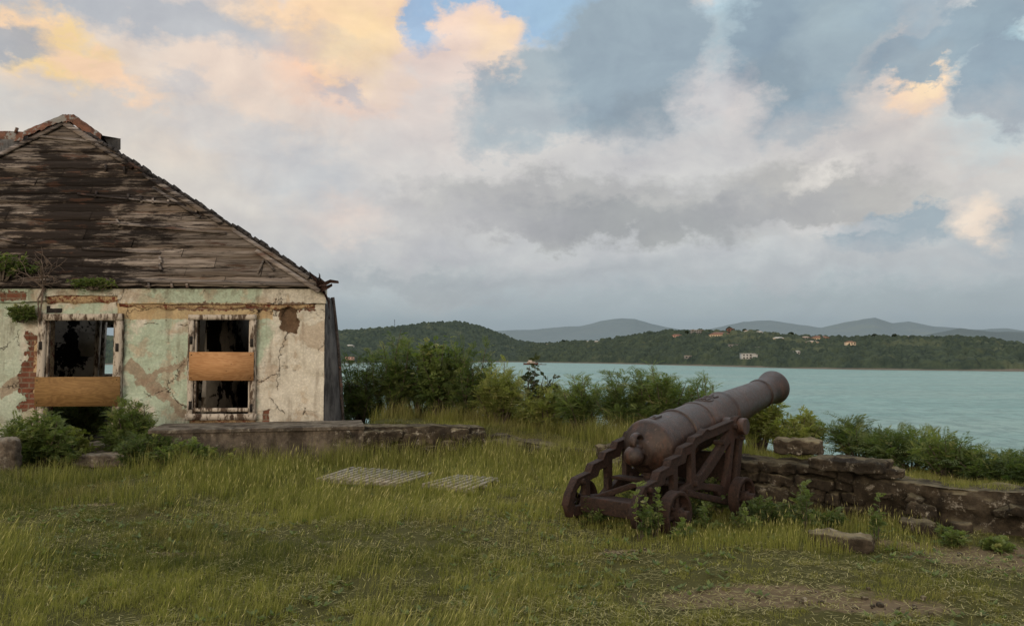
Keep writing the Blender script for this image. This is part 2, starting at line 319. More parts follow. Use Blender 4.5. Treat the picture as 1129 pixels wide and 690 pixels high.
# ------------------------------------------------------------------ object helpers
def tag(o, label=None, cat=None, group=None, kind=None):
    if label: o['label'] = label
    if cat: o['category'] = cat
    if group: o['group'] = group
    if kind: o['kind'] = kind
    return o
WL = {}
def empty(name, loc, label=None, cat=None, group=None):
    o = bpy.data.objects.new(name, None); COL.objects.link(o); o.location = loc; o.empty_display_size = .2
    WL[o] = np.array(loc, float); tag(o, label, cat, group); return o
class MB:
    def __init__(s): s.V = []; s.F = []; s.n = 0; s.A = {}
    def add(s, v, f, **attrs):
        v = np.asarray(v, float).reshape(-1, 3)
        for k in set(list(s.A) + list(attrs)):
            lst = s.A.setdefault(k, [np.zeros(s.n)] if s.n else [])
            val = attrs.get(k, 0.5); lst.append(np.zeros(len(v)) + val)
        s.V.append(v); s.F.append((s.n, f)); s.n += len(v); return s
    def box(s, c, size, rot=None, **a):
        hx_, hy, hz_ = [q / 2 for q in size]
        v = np.array([(x, y, z) for x in (-hx_, hx_) for y in (-hy, hy) for z in (-hz_, hz_)])
        if rot is not None: v = v @ np.array(rot.to_3x3()).T
        return s.add(v + np.array(c), [(0, 1, 3, 2), (4, 6, 7, 5), (0, 4, 5, 1), (2, 3, 7, 6), (0, 2, 6, 4), (1, 5, 7, 3)], **a)
    def tube(s, pts, rad, seg=6, cap=True, **a):
        pts = np.asarray(pts, float); n = len(pts); rad = np.zeros(n) + rad
        tg = np.gradient(pts, axis=0); tg /= (np.linalg.norm(tg, axis=1)[:, None] + 1e-9)
        ref = np.array([0, 0, 1.0]) if abs(tg[0][2]) < .9 else np.array([1.0, 0, 0])
        V = []
        for i in range(n):
            u = np.cross(tg[i], ref); u /= np.linalg.norm(u) + 1e-9; w = np.cross(tg[i], u)
            for k in range(seg):
                an = 2 * math.pi * k / seg; V.append(pts[i] + rad[i] * (u * math.cos(an) + w * math.sin(an)))
        Fs = [(i * seg + k, i * seg + (k + 1) % seg, (i + 1) * seg + (k + 1) % seg, (i + 1) * seg + k) for i in range(n - 1) for k in range(seg)]
        if cap: Fs += [tuple(range(seg))[::-1], tuple((n - 1) * seg + k for k in range(seg))]
        return s.add(V, Fs, **a)
    def lathe(s, origin, axis, prof, seg=48, **a):
        ax = np.array(axis, float); ax /= np.linalg.norm(ax); ref = np.array([0, 0, 1.0]) if abs(ax[2]) < .9 else np.array([1.0, 0, 0])
        u = np.cross(ax, ref); u /= np.linalg.norm(u); w = np.cross(ax, u); V = []
        for (d, r) in prof:
            for k in range(seg):
                an = 2 * math.pi * k / seg; V.append(np.array(origin) + ax * d + r * (u * math.cos(an) + w * math.sin(an)))
        n = len(prof)
        Fs = [(i * seg + k, (i + 1) * seg + k, (i + 1) * seg + (k + 1) % seg, i * seg + (k + 1) % seg) for i in range(n - 1) for k in range(seg)]
        return s.add(V, Fs, **a)
    def rock(s, c, size, rotz=0, seed=0, p=3.5, amp=.09, res=7, tilt=0, tint=None, freq=2.2):
        g = np.linspace(-1, 1, res); V = []; Fs = []; base = 0
        for ax in range(3):
            for sg in (-1, 1):
                A, B = np.meshgrid(g, g, indexing='ij'); o = np.full_like(A, sg)
                q = [None] * 3; q[ax] = o; q[(ax + 1) % 3] = A; q[(ax + 2) % 3] = B * sg
                V.append(np.stack(q, -1).reshape(-1, 3))
                for i in range(res - 1):
                    for j in range(res - 1):
                        k = base + i * res + j; Fs.append((k, k + res, k + res + 1, k + 1))
                base += res * res
        V = np.concatenate(V)
        nrm = (np.abs(V) ** p).sum(1) ** (1 / p); V = V / nrm[:, None]
        sz = np.array(size) / 2
        W = V * sz
        mn = min(sz)
        d = fbm(W[:, 0] * freq / mn * .5 + seed * 3.7, W[:, 1] * freq / mn * .5 + 9.1, W[:, 2] * freq / mn * .5 + seed, 3, 3) - .5
        d2 = fbm(W[:, 0] * 12 + seed, W[:, 1] * 12, W[:, 2] * 12, 5, 3) - .5
        d3 = np.abs(fbm(W[:, 0] * 7 + seed, W[:, 1] * 7, W[:, 2] * 9, 6, 3) - .5)
        W = W + V * ((d * amp * 5 * mn) + d2 * .05 - d3 * .07)[:, None]
        M = np.array((Matrix.Rotation(rotz, 3, 'Z') @ Matrix.Rotation(tilt, 3, 'Y')))
        W = W @ M.T + np.array(c)
        if tint is None: tint = float(_h(seed * 13, 5, 7, 1))
        return s.add(W, Fs, tint=tint)
    def build(s, name, mat, parent=None, smooth=None, origin=None):
        V = np.concatenate(s.V) if s.V else np.zeros((0, 3))
        if parent is not None: off = WL[parent]
        elif origin is not None: off = np.array(origin, float)
        else:
            off = np.array([(V[:, 0].min() + V[:, 0].max()) / 2, (V[:, 1].min() + V[:, 1].max()) / 2, V[:, 2].min()])
        V = V - off
        me = bpy.data.meshes.new(name)
        loops = []; starts = []; cnt = 0
        for (b, f) in s.F:
            if isinstance(f, np.ndarray):
                loops.append((f + b).reshape(-1)); k = f.shape[1]; starts.append(np.arange(len(f)) * k + cnt); cnt += f.size
            else:
                lens = np.array([len(q) for q in f]); fl = np.fromiter((i for q in f for i in q), dtype=np.int64, count=int(lens.sum())) + b
                loops.append(fl); starts.append(np.concatenate([[0], np.cumsum(lens)[:-1]]) + cnt); cnt += len(fl)
        loops = np.concatenate(loops).astype(np.int32); starts = np.concatenate(starts).astype(np.int32)
        me.vertices.add(len(V)); me.vertices.foreach_set('co', V.astype(np.float32).ravel())
        me.loops.add(len(loops)); me.loops.foreach_set('vertex_index', loops)
        me.polygons.add(len(starts)); me.polygons.foreach_set('loop_start', starts)
        me.update(calc_edges=True)
        for k, l in s.A.items():
            at_ = me.attributes.new(k, 'FLOAT', 'POINT'); at_.data.foreach_set('value', np.concatenate(l).astype(np.float32))
        if mat is not None:
            for mm in (mat if isinstance(mat, (list, tuple)) else [mat]): me.materials.append(mm)
        if smooth is not None:
            me.polygons.foreach_set('use_smooth', np.ones(len(starts), bool))
            if smooth < 179: me.set_sharp_from_angle(angle=R(smooth))
        o = bpy.data.objects.new(name, me); COL.objects.link(o)
        if parent is not None: o.parent = parent; WL[o] = WL[parent]
        else: o.location = off; WL[o] = off
        return o
def weld(o, d=.0008):
    import bmesh
    b = bmesh.new(); b.from_mesh(o.data); bmesh.ops.remove_doubles(b, verts=b.verts, dist=d); bmesh.ops.recalc_face_normals(b, faces=b.faces); b.to_mesh(o.data); b.free(); return o
def bevel(o, w=.006, seg=2):
    md = o.modifiers.new('bevel', 'BEVEL'); md.width = w; md.segments = seg; md.limit_method = 'ANGLE'; md.angle_limit = R(35); return o

# ------------------------------------------------------------------ ground
WALLP = [(-12, 12.6), (-2.3, 12.5), (-.6, 12.7), (.7, 12.1), (1.45, 10.4), (2.35, 9.15), (3.2, 8.15), (4.45, 7.25), (6, 6.45), (9, 5.2), (20, 2)]
WX = [p[0] for p in WALLP]; WY = [p[1] for p in WALLP]
FX = [-60, -12, -4, -2.6, -1, .8, 1.8, 3, 4.6, 6, 9, 20, 60]; FY = [32, 24, 19, 16.6, 15.6, 14.3, 12.6, 10.9, 9.4, 8.4, 7, 4, -4]
DIRT = [(1.6, 5.4, .8, .26), (2.3, 5.2, .5, .18), (4.1, 6.55, 1.1, .42), (5.0, 6.2, 1.0, .5), (-2.7, 6.5, .5, .12), (3.2, 6.9, .5, .16), (-4.6, 8.6, .6, .10), (.9, 6.6, .3, .08)]
def dirtf(x, y):
    d = np.zeros_like(np.asarray(x, float))
    for (a, b, rx, ry) in DIRT: d = np.maximum(d, 1 - np.sqrt(((x - a) / rx) ** 2 + ((y - b) / ry) ** 2) * .6)
    return np.clip(d, 0, 1)
def gz(x, y):
    x = np.asarray(x, float); y = np.asarray(y, float)
    z = (fbm(x * .5, y * .5, 0, 1, 3) - .5) * .14 + (fbm(x * 2.2, y * 2.2, 0, 2, 3) - .5) * .05
    z = z * sstep(40, 15, np.hypot(x, y)) - .02 * dirtf(x, y)
    d = y - np.interp(x, WX, WY)
    up = sstep(.05, .45, d) * sstep(-3.0, -2.2, x)
    h0 = np.interp(x, [-2.2, 0, 1.2, 2.4, 3.5, 5, 9], [.42, .34, .30, .42, .30, .26, .2])
    z = z + up * h0
    f = y - np.interp(x, FX, FY)
    z = z - np.where(f > 0, .12 * f + .62 * np.maximum(f - .6, 0), 0)
    return np.maximum(z, -19)
def grid_mesh(name, xs, ys, zf, mat, **attrf):
    X, Y = np.meshgrid(xs, ys, indexing='ij'); Z = zf(X, Y)
    nx, ny = len(xs), len(ys)
    i = np.arange(nx - 1)[:, None] * ny + np.arange(ny - 1)[None]; i = i.ravel()
    f = np.stack([i, i + ny, i + ny + 1, i + 1], 1)
    b = MB(); b.add(np.stack([X, Y, Z], -1).reshape(-1, 3), f, **{k: g(X, Y).ravel() for k, g in attrf.items()})
    return b.build(name, mat, smooth=180, origin=(0, 0, 0))
xs = np.concatenate([[-14000, -4000, -1200, -400, -150, -70, -40, -28, -20, -15], np.arange(-12, 10, .1), [10.5, 11, 12, 14, 17, 22, 30, 45, 70, 120, 300, 1200, 5000, 14000]])
ys = np.concatenate([[-14000, -3000, -600, -200, -80, -40, -20, -10, -5], np.arange(-2, 22, .1), [22.5, 23, 24, 26, 29, 33, 38, 45, 55, 70, 100, 200, 600, 1500, 4000, 9000, 14000]])
g = grid_mesh('ground', xs, ys, gz, MAT['ground'], dirt=dirtf); tag(g, 'trodden grassy ground of the old battery running out to the cliff edge', 'ground', kind='structure')
b = MB(); b.add([(-16000, -16000, -16), (16000, -16000, -16), (16000, 16000, -16), (-16000, 16000, -16)], [(0, 1, 2, 3)])
w = b.build('water', MAT['water'], origin=(0, 0, -16)); tag(w, 'calm turquoise bay water below the battery', 'water', kind='structure')

# ------------------------------------------------------------------ far hills
def caps(X, Y, cell, rad, hgt, seed):
    ix = np.floor(X / cell).astype(np.int64); iy = np.floor(Y / cell).astype(np.int64); out = np.zeros_like(X)
    for dx in (-1, 0, 1):
        for dy in (-1, 0, 1):
            jx = ix + dx; jy = iy + dy
            cx = (jx + _h(jx, jy, 0 * jx, seed)) * cell; cy = (jy + _h(jx, jy, 0 * jx + 1, seed)) * cell
            rr = rad * (.55 + .6 * _h(jx, jy, 0 * jx + 2, seed)); hh = hgt * (.4 + .8 * _h(jx, jy, 0 * jx + 3, seed))
            out = np.maximum(out, hh * np.sqrt(np.maximum(0, 1 - ((X - cx) ** 2 + (Y - cy) ** 2) / rr ** 2)))
    return out
class Hill:
    def __init__(s, name, mat, shore, ridge, depth, cols, rows, tree=6.0, seed=1, rough=6, label='', px0=None, px1=None):
        s.shore = shore; s.ridge = ridge; s.depth = depth; s.tree = tree; s.seed = seed; s.rough = rough
        px0 = px0 if px0 is not None else ridge[0][0]; px1 = px1 if px1 is not None else ridge[-1][0]
        P = np.linspace(px0, px1, cols); Fr = np.linspace(-.02, 1.35, rows)
        PX, FR = np.meshgrid(P, Fr, indexing='ij'); X, Y, Z = s.surf(PX, FR)
        if tree: Z = Z + np.where(FR > .035, caps(X, Y, 6.5, 5.5, tree, seed) + caps(X, Y, 13, 8, tree * 1.25, seed + 5) * .8, 0)
        i = (np.arange(cols - 1)[:, None] * rows + np.arange(rows - 1)[None]).ravel(); f = np.stack([i, i + rows, i + rows + 1, i + 1], 1)
        b = MB(); b.add(np.stack([X, Y, Z], -1).reshape(-1, 3), f); o = b.build(name, mat, smooth=180)
        tag(o, label, 'hill', kind='structure')
    def surf(s, px, fr):
        px = np.asarray(px, float); fr = np.asarray(fr, float)
        sy = np.interp(px, [q[0] for q in s.shore], [q[1] for q in s.shore]); ry = np.interp(px, [q[0] for q in s.ridge], [q[1] for q in s.ridge])
        Ds = 17.6 * F / (sy - HOR); Dr = Ds + s.depth
        zr = EYE + (HOR - ry) / F * Dr - s.tree * .9
        D = Ds + (Dr - Ds) * fr; X = (px - CX) / F * D
        f = np.clip(fr, -.05, 1.5); prof = np.where(f < 1, np.clip(f, -.05, 1) ** 1.0 * (1.35 - .35 * np.clip(f, 0, 1)), 1 - (f - 1) * 1.2)
        prof = np.where(f < 0, f * 2, prof)
        Z = -16 + (zr + 16) * prof + (fbm(X / 90, D / 90, 0, s.seed, 4) - .5) * s.rough * np.clip(f * 4, 0, 1) * np.clip((1.02 - f) * 6, 0.15, 1)
        Z = Z + .8 * sstep(0, .02, f)
        return X, D, Z
    def find(s, px, py, fr=None):
        if fr is None:
            fr = np.linspace(0.03, 1.0, 400); X, Y, Z = s.surf(np.full(400, float(px)), fr); Z = Z + s.tree * .2
            yy = np.array([px_of(a, b_, c)[1] for a, b_, c in zip(X, Y, Z)]); ok = np.where(yy <= py)[0]
            i = ok[0] if len(ok) else int(np.argmin(yy)); return X[i], Y[i], Z[i]
        X, Y, Z = s.surf(px, fr); return float(X), float(Y), float(Z)
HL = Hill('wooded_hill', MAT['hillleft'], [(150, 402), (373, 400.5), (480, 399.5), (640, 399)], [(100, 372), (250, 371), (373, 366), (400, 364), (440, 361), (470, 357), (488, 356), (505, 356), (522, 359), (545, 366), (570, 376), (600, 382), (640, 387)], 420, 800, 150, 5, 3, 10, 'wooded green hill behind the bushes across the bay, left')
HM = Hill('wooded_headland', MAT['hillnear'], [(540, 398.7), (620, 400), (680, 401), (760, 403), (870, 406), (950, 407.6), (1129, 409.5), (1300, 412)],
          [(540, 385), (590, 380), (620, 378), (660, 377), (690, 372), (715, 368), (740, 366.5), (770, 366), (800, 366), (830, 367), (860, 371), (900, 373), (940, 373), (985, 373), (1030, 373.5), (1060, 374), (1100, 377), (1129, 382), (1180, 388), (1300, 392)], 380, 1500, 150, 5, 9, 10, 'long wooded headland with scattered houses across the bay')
def far(name, mat, ridge, D, seed, label, amp):
    P = np.linspace(ridge[0][0], ridge[-1][0], 420); Fr = np.linspace(0, 1.3, 26); PX, FR = np.meshgrid(P, Fr, indexing='ij')
    ry = np.interp(PX, [q[0] for q in ridge], [q[1] for q in ridge]); Y = D * (.75 + .25 * FR); X = (PX - CX) / F * Y
    zr = EYE + (HOR - ry) / F * D
    Z = -16 + (zr + 16) * np.where(FR < 1, FR ** 1.2, 1 - (FR - 1)) + (fbm(X / D * 22, Y / D * 22, 0, seed, 4) - .5) * amp * np.clip(FR * 2, 0, 1)
    i = (np.arange(419)[:, None] * 26 + np.arange(25)[None]).ravel(); f = np.stack([i, i + 26, i + 27, i + 1], 1)
    b = MB(); b.add(np.stack([X, Y, Z], -1).reshape(-1, 3), f); o = b.build(name, mat, smooth=180); tag(o, label, 'mountains', kind='structure')
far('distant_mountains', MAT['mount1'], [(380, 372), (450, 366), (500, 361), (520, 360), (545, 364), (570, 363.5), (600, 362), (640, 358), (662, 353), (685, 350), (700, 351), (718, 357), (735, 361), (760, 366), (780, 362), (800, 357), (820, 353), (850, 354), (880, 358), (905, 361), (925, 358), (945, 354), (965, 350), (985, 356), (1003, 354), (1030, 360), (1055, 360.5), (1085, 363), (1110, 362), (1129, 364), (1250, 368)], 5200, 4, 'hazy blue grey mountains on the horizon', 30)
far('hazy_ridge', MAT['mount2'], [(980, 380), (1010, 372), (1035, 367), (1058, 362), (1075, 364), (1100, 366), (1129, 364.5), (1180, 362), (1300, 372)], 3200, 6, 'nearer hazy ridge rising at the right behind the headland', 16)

# ------------------------------------------------------------------ far houses
PC = {}
def pmat(name, c):
    if name not in PC: PC[name] = m_simple(name, tuple(v * .8 for v in c) + (1,), tuple(c) + (1,), .5, .8, .1)
    return PC[name]
WHT = pmat('white_wall', (.42, .42, .40)); CRM = pmat('cream_wall', (.60, .48, .34)); PNK = pmat('pink_wall', (.52, .33, .27)); GRY = pmat('grey_wall', (.20, .20, .19))
ORG = pmat('orange_roof', (.22, .13, .10)); PAL = pmat('pale_roof', (.45, .38, .32)); BRN = pmat('brown_roof', (.14, .08, .06)); WRF = pmat('white_roof', (.5, .5, .48)); WIN = pmat('dark_window', (.03, .035, .04))
def villa(px, py, wpx, wall, roof, label, hill=HM, hip=True, storeys=1, group='houses on the far headland', yaw=0., dep=.65, wing=0):
    X, Y, Z = hill.find(px, py + 2.5); Z += 1.0
    W = wpx / F * Y; Dp = W * dep; H = 3.6 * storeys; base = np.array([X, Y, Z - 1]); H += 2
    o = empty('house', tuple(base), label, 'house', group); 
    c, s_ = math.cos(yaw), math.sin(yaw)
    def tr(v): v = np.asarray(v, float).reshape(-1, 3); return np.stack([v[:, 0] * c - v[:, 1] * s_ + X, v[:, 0] * s_ + v[:, 1] * c + Y, v[:, 2] + base[2]], -1)
    b = MB(); q = MB(); q.box((0, 0, H / 2), (W * .94, Dp * .9, H)); b.add(tr(q.V[0]), q.F[0][1])
    if wing:
        q = MB(); q.box((wing * W * .35, -Dp * .6, (H - 1) / 2), (W * .35, Dp * .5, H - 1)); b.add(tr(q.V[0]), q.F[0][1])
    wl_ = b.build('wall', wall, o)
    rh = W * .11 if hip else .5; ins = W * .28 if hip else 0
    v = [(-W / 2, -Dp / 2, H), (W / 2, -Dp / 2, H), (W / 2, Dp / 2, H), (-W / 2, Dp / 2, H), (-W / 2 + ins, 0 if hip else -Dp / 2, H + rh), (W / 2 - ins, 0 if hip else -Dp / 2, H + rh)]
    r = MB()
    if hip:
        r.add(tr(v), [(0, 1, 5, 4), (1, 2, 5), (2, 3, 4, 5), (3, 0, 4), (0, 3, 2, 1)])
    else:
        q = MB(); q.box((0, 0, H + .25), (W, Dp, .5)); r.add(tr(q.V[0]), q.F[0][1])
    if wing:
        q = MB(); q.box((wing * W * .35, -Dp * .6, H - .8), (W * .4, Dp * .56, .4)); r.add(tr(q.V[0]), q.F[0][1])
    r.build('roof', roof, o)
    n = max(2, int(W / 4))
    for st in range(storeys):
        for k in range(n):
            q = MB(); xx = (k + .5) / n * W * .9 - W * .45; q.box((xx, -Dp * .45 - .03, H - 1.7 - st * 2.9), (W / n * .42, .1, 1.5)); t = MB(); t.add(tr(q.V[0]), q.F[0][1]); t.build('window', WIN, wl_)
villa(746, 371, 13, PNK, ORG, 'pink house with orange roof, leftmost on the headland top', yaw=.3)
villa(768, 367.5, 14, GRY, PAL, 'grey house with flat pale roof left of the long cream one', hip=False, storeys=2)
villa(794, 370.5, 26, CRM, ORG, 'long low cream building on the headland crest', dep=.3)
villa(805, 366.5, 8, BRN, BRN, 'small brown house under a dark tree on the crest', storeys=2)
villa(824, 366.5, 8, WHT, PAL, 'small white house on the crest right of the big dark tree')
villa(837, 366.8, 7, WHT, WRF, 'tiny white hip roofed house high on the headland')
villa(858, 375, 14, CRM, WRF, 'cream house with pointed white hipped roof, alone above the cannon muzzle', yaw=-.15)
villa(888, 373.5, 9, GRY, PAL, 'small grey house left of the large orange roof')
villa(904, 374.3, 21, CRM, ORG, 'large cream house with broad orange roof on the headland', dep=.5, yaw=.1)
villa(895, 379.3, 14, CRM, PAL, 'low pale roofed house just below the large orange roof', dep=.5)
villa(824, 396, 16, WHT, WRF, 'white villa with terraces low on the slope above the water', storeys=2, hip=False, wing=1)
villa(808, 382, 11, GRY, GRY, 'grey flat roofed house half hidden midway down the slope', hip=False, dep=.4)
villa(836, 385, 7, GRY, GRY, 'small dull grey house in trees above the white villa', hip=False)
villa(758, 394.5, 8, GRY, PAL, 'faint grey house low in the trees at the left of the headland', hip=False)
villa(878, 390, 7, WHT, WRF, 'tiny white house in trees low on the slope right of the muzzle')
villa(937, 383, 11, CRM, ORG, 'cream house with orange roof standing alone on the slope', storeys=2, yaw=.25)
villa(976, 373, 8, WHT, WRF, 'white house between two dark round trees on the skyline')
villa(998, 372.7, 8, PNK, PAL, 'small pink house on the skyline right of the white one')
villa(1049, 373, 5, WHT, GRY, 'tiny white house alone on the skyline toward the right')
villa(648, 377, 5, WHT, WRF, 'tiny white house on the low saddle, left of a pair'); villa(658, 377, 6, WHT, WRF, 'tiny white house on the low saddle, right of a pair')
villa(606, 380, 8, GRY, PAL, 'long pale shed on the low saddle behind the boat', hip=False, dep=.4)
villa(386, 382, 9, WHT, WRF, 'white house on the left hill beside the ruin', HL, group='houses on the left hill', yaw=.4)
villa(386, 396, 10, PNK, ORG, 'brown waterside building at the foot of the left hill', HL, group='houses on the left hill', hip=False)

def lumpcrown(b, c, r, n, seed, flat=.8):
    rs = np.random.default_rng(seed)
    k = n; u = rs.normal(size=(k, 3)); u /= np.linalg.norm(u, axis=1)[:, None]; rr = r * rs.uniform(.5, 1.0, k) ** .6
    lump = .7 + .45 * fbm(u[:, 0] * 2 + seed, u[:, 1] * 2, u[:, 2] * 2, seed, 2)
    p = c + u * (rr * lump)[:, None] * np.array([1, 1, flat]); sz = r * rs.uniform(.10, .2, k)
    a = rs.normal(size=(k, 3)); a /= np.linalg.norm(a, axis=1)[:, None]; d = np.cross(a, rs.normal(size=(k, 3))); d /= np.linalg.norm(d, axis=1)[:, None]
    V = np.stack([p - a * sz[:, None], p - d * sz[:, None] * .6, p + a * sz[:, None], p + d * sz[:, None] * .6], 1).reshape(-1, 3)
    b.add(V, np.arange(k * 4).reshape(-1, 4), tint=np.repeat(rs.random(k) * .5, 4), tip=0.0)
for i, (px, py, r, hill, lab) in enumerate([(804, 365, 6.5, HM, 'big dark round tree above the small brown house on the headland crest'), (757, 368, 4.2, HM, 'dark narrow tree between two houses on the crest'), (783, 367, 3.4, HM, 'small dark tree left of the long cream building'),
        (821, 366, 4.2, HM, 'dark tree between the brown and small white houses'), (853, 370, 4.0, HM, 'dark tree behind the pointed white roof'), (872, 371, 5.5, HM, 'wide dark tree right of the pointed white roof'), (964, 371, 4.8, HM, 'dark round tree left of the white skyline house'),
        (986, 371, 4.6, HM, 'dark round tree between the white and pink skyline houses'), (1046, 372, 3.2, HM, 'small dark tree beside the tiny white skyline house'), (621, 377, 5.0, HM, 'dark tree standing up from the low saddle'), (665, 374, 4.0, HM, 'dark tree right of the tiny white saddle houses')]):
    X, Y, Z = hill.find(px, py + 2); o = empty('tree', (X, Y, Z), lab, 'tree', 'trees standing out on the far headland')
    b = MB(); b.tube([(X, Y, Z - 1), (X + .2, Y, Z + 2), (X, Y, Z + 4.5)], [.5, .4, .25]); b.build('trunk', MAT['bark'], o)
    b = MB(); lumpcrown(b, np.array([X, Y, Z + 4 + r * .5]), r * .85, 900, i + 3); b.build('crown', MAT['leafb'], o)
# mast on the left hill
X, Y, Z = HL.find(435, 362, 1.0); o = empty('radio_mast', (X, Y, Z), 'thin lattice mast on the crest of the left hill', 'mast')
b = MB()
for k in range(3):
    an = k * 2.094; b.tube([(X + .7 * math.cos(an), Y + .7 * math.sin(an), Z), (X + .3 * math.cos(an), Y + .3 * math.sin(an), Z + 22)], .16, 4)
for k in range(8): b.tube([(X - .6, Y, Z + 2.5 * k + 1), (X + .6, Y, Z + 2.5 * k + 3)], .1, 4)
b.build('lattice', WIN, o); b = MB()
for k in range(3): b.box((X, Y, Z + 17 + k * 2), (2.2, .2, .3))
b.build('antenna', WIN, o)

# ------------------------------------------------------------------ tug boat and buoy
D = 17.6 * F / 14.0; bx0 = (589.5 - CX) / F * D
boat = empty('tug_boat', (bx0, D, -16), 'old rust brown tug with white cabin moored far out on the bay', 'boat')
def hull(b, x0, x1, yb, h0, h1, w, z0=-16.3):
    n = 14; V = []; Fs = []
    for i in range(n + 1):
        t = i / n; x = x0 + (x1 - x0) * t; ww = w * (math.sin(math.pi * min(1, .12 + t * .55 if t < .7 else .505 + (t - .7) * 1.2)) if 0 else min(1, (t + .12) * 4, (1.04 - t) * 2.6)) ; hh = h0 + (h1 - h0) * abs(t - .45) ** 1.6 * 2
        V += [(x, yb - ww, z0 + .3 + hh), (x, yb - ww * .75, z0), (x, yb + ww * .75, z0), (x, yb + ww, z0 + .3 + hh)]
    for i in range(n):
        for k in range(3): a = i * 4 + k; Fs.append((a, a + 4, a + 5, a + 1))
        a = i * 4; Fs.append((a + 3, a + 7, a + 4, a))
    Fs += [(0, 1, 2, 3), (4 * n + 3, 4 * n + 2, 4 * n + 1, 4 * n)]; b.add(V, Fs)
s1 = D / F
b = MB(); hull(b, bx0 - 12.5 * s1, bx0 + 4 * s1, D, 1.8, 3.3, 3.2); b.build('hull', pmat('boat_rust', (.10, .045, .035)), boat)
b = MB(); b.box((bx0 - 4 * s1, D, -13.0), (9 * s1, 4.2, 2.4)); b.box((bx0 - 4.2 * s1, D, -10.8), (5.5 * s1, 3.4, 2.1)); b.build('cabin', pmat('boat_white', (.5, .42, .36)), boat)
for k in range(5): b = MB(); b.box((bx0 - 7.4 * s1 + k * 1.6 * s1, D - 2.15, -12.6), (.8 * s1, .1, 1.0)); b.build('window', WIN, boat)
b = MB(); b.tube([(bx0 - 1.5 * s1, D, -12), (bx0 - 1.5 * s1, D, -5.5)], .2, 6); b.tube([(bx0 - 5.5 * s1, D, -10), (bx0 - 5.5 * s1, D, -6.8)], .15, 6); b.build('mast', WIN, boat)
b = MB(); b.lathe((bx0 - 2.9 * s1, D, -12), (0, 0, 1), [(0, .8), (3.6, .8), (3.7, 0)], 12); b.build('funnel', pmat('boat_rust2', (.2, .08, .05)), boat)
barge = empty('barge', (bx0 + 8.5 * s1, D + 3, -16), 'low dark rusty barge lying against the tug', 'barge')
b = MB(); hull(b, bx0 + 4.2 * s1, bx0 + 13 * s1, D + 3, .7, 1.0, 3.0); b.build('hull', pmat('barge_rust', (.09, .05, .04)), barge)
b = MB(); b.box((bx0 + 7 * s1, D + 3, -14.6), (3, 2, .7)); b.build('hatch', GRY, barge)
D = 17.6 * F / 28.5; X = (631.5 - CX) / F * D
o = empty('channel_buoy', (X, D, -16), 'tiny dark conical channel buoy on open water', 'buoy')
b = MB(); b.lathe((X, D, -16.3), (0, 0, 1), [(0, .9), (.9, .9), (1.0, .3), (1.1, .3)], 14); b.build('float', GRY, o)
b = MB(); b.lathe((X, D, -15.3), (0, 0, 1), [(0, .42), (1.6, .12), (1.7, 0)], 10); b.tube([(X, D, -14), (X, D, -13)], .06, 5); b.build('tower', WIN, o)

# ------------------------------------------------------------------ ruined house
house = empty('ruined_house', (-7.2, HD, 0), 'roofless looking derelict masonry house with mouldy board hip roof and peeling green plaster', 'house')
house['label'] = 'derelict masonry house with mouldy board roof and peeling green plaster'
XR = hx(357.5); XL = -13.0; ZT = hz(319)
DO = (hx(44), hx(136), -.1, hz(346)); WO = (hx(209), hx(283), hz(462), hz(347))
def inop(x, z, o, e=0): return (x > o[0] + e) & (x < o[1] - e) & (z > o[2] + e) & (z < o[3] - e)
def front_wall():
    # grid with openings, lines snapped on opening edges
    def lines(a, b, st, snaps):
        L = list(np.arange(a, b, st)) + [b]
        for s_ in snaps: L = [q for q in L if abs(q - s_) > st * .45] + [s_]
        return np.array(sorted(L))
    X = lines(XL, XR, .05, [DO[0], DO[1], WO[0], WO[1]]); Z = lines(-.2, ZT, .05, [DO[3], WO[2], WO[3]])
    GX, GZ = np.meshgrid(X, Z, indexing='ij')
    n = fbm(GX * 1.3, GZ * 1.3, 0, 21, 4); n2 = fbm(GX * 5, GZ * 5, 0, 22, 4)
    dep = (n - .5) * .03 + (n2 - .5) * .012 + .022 * sstep(.56, .59, n2)
    for (x0, x1, z0, z1, dd) in ((hx(308), hx(326), hz(367), hz(341), .07), (hx(28), hx(46), hz(450), hz(370), .03)):
        w_ = (n2 - .5) * .3; inside = np.maximum(np.abs(GX - (x0 + x1) / 2) - (x1 - x0) / 2, np.abs(GZ - (z0 + z1) / 2) - (z1 - z0) / 2) + w_
        dep = dep + dd * sstep(.02, -.03, inside)
    GY = HD + dep
    i = []; nz = len(Z)
    for a in range(len(X) - 1):
        xm = (X[a] + X[a + 1]) / 2; zm = (Z[:-1] + Z[1:]) / 2
        keep = ~(inop(xm, zm, DO) | inop(xm, zm, WO)); i += [(a * nz + k, (a + 1) * nz + k, (a + 1) * nz + k + 1, a * nz + k + 1) for k in np.where(keep)[0]]
    b = MB(); b.add(np.stack([GX, GY, GZ], -1).reshape(-1, 3), i); 
    return b
b = front_wall(); b.build('wall', MAT['plaster'], house, smooth=40)
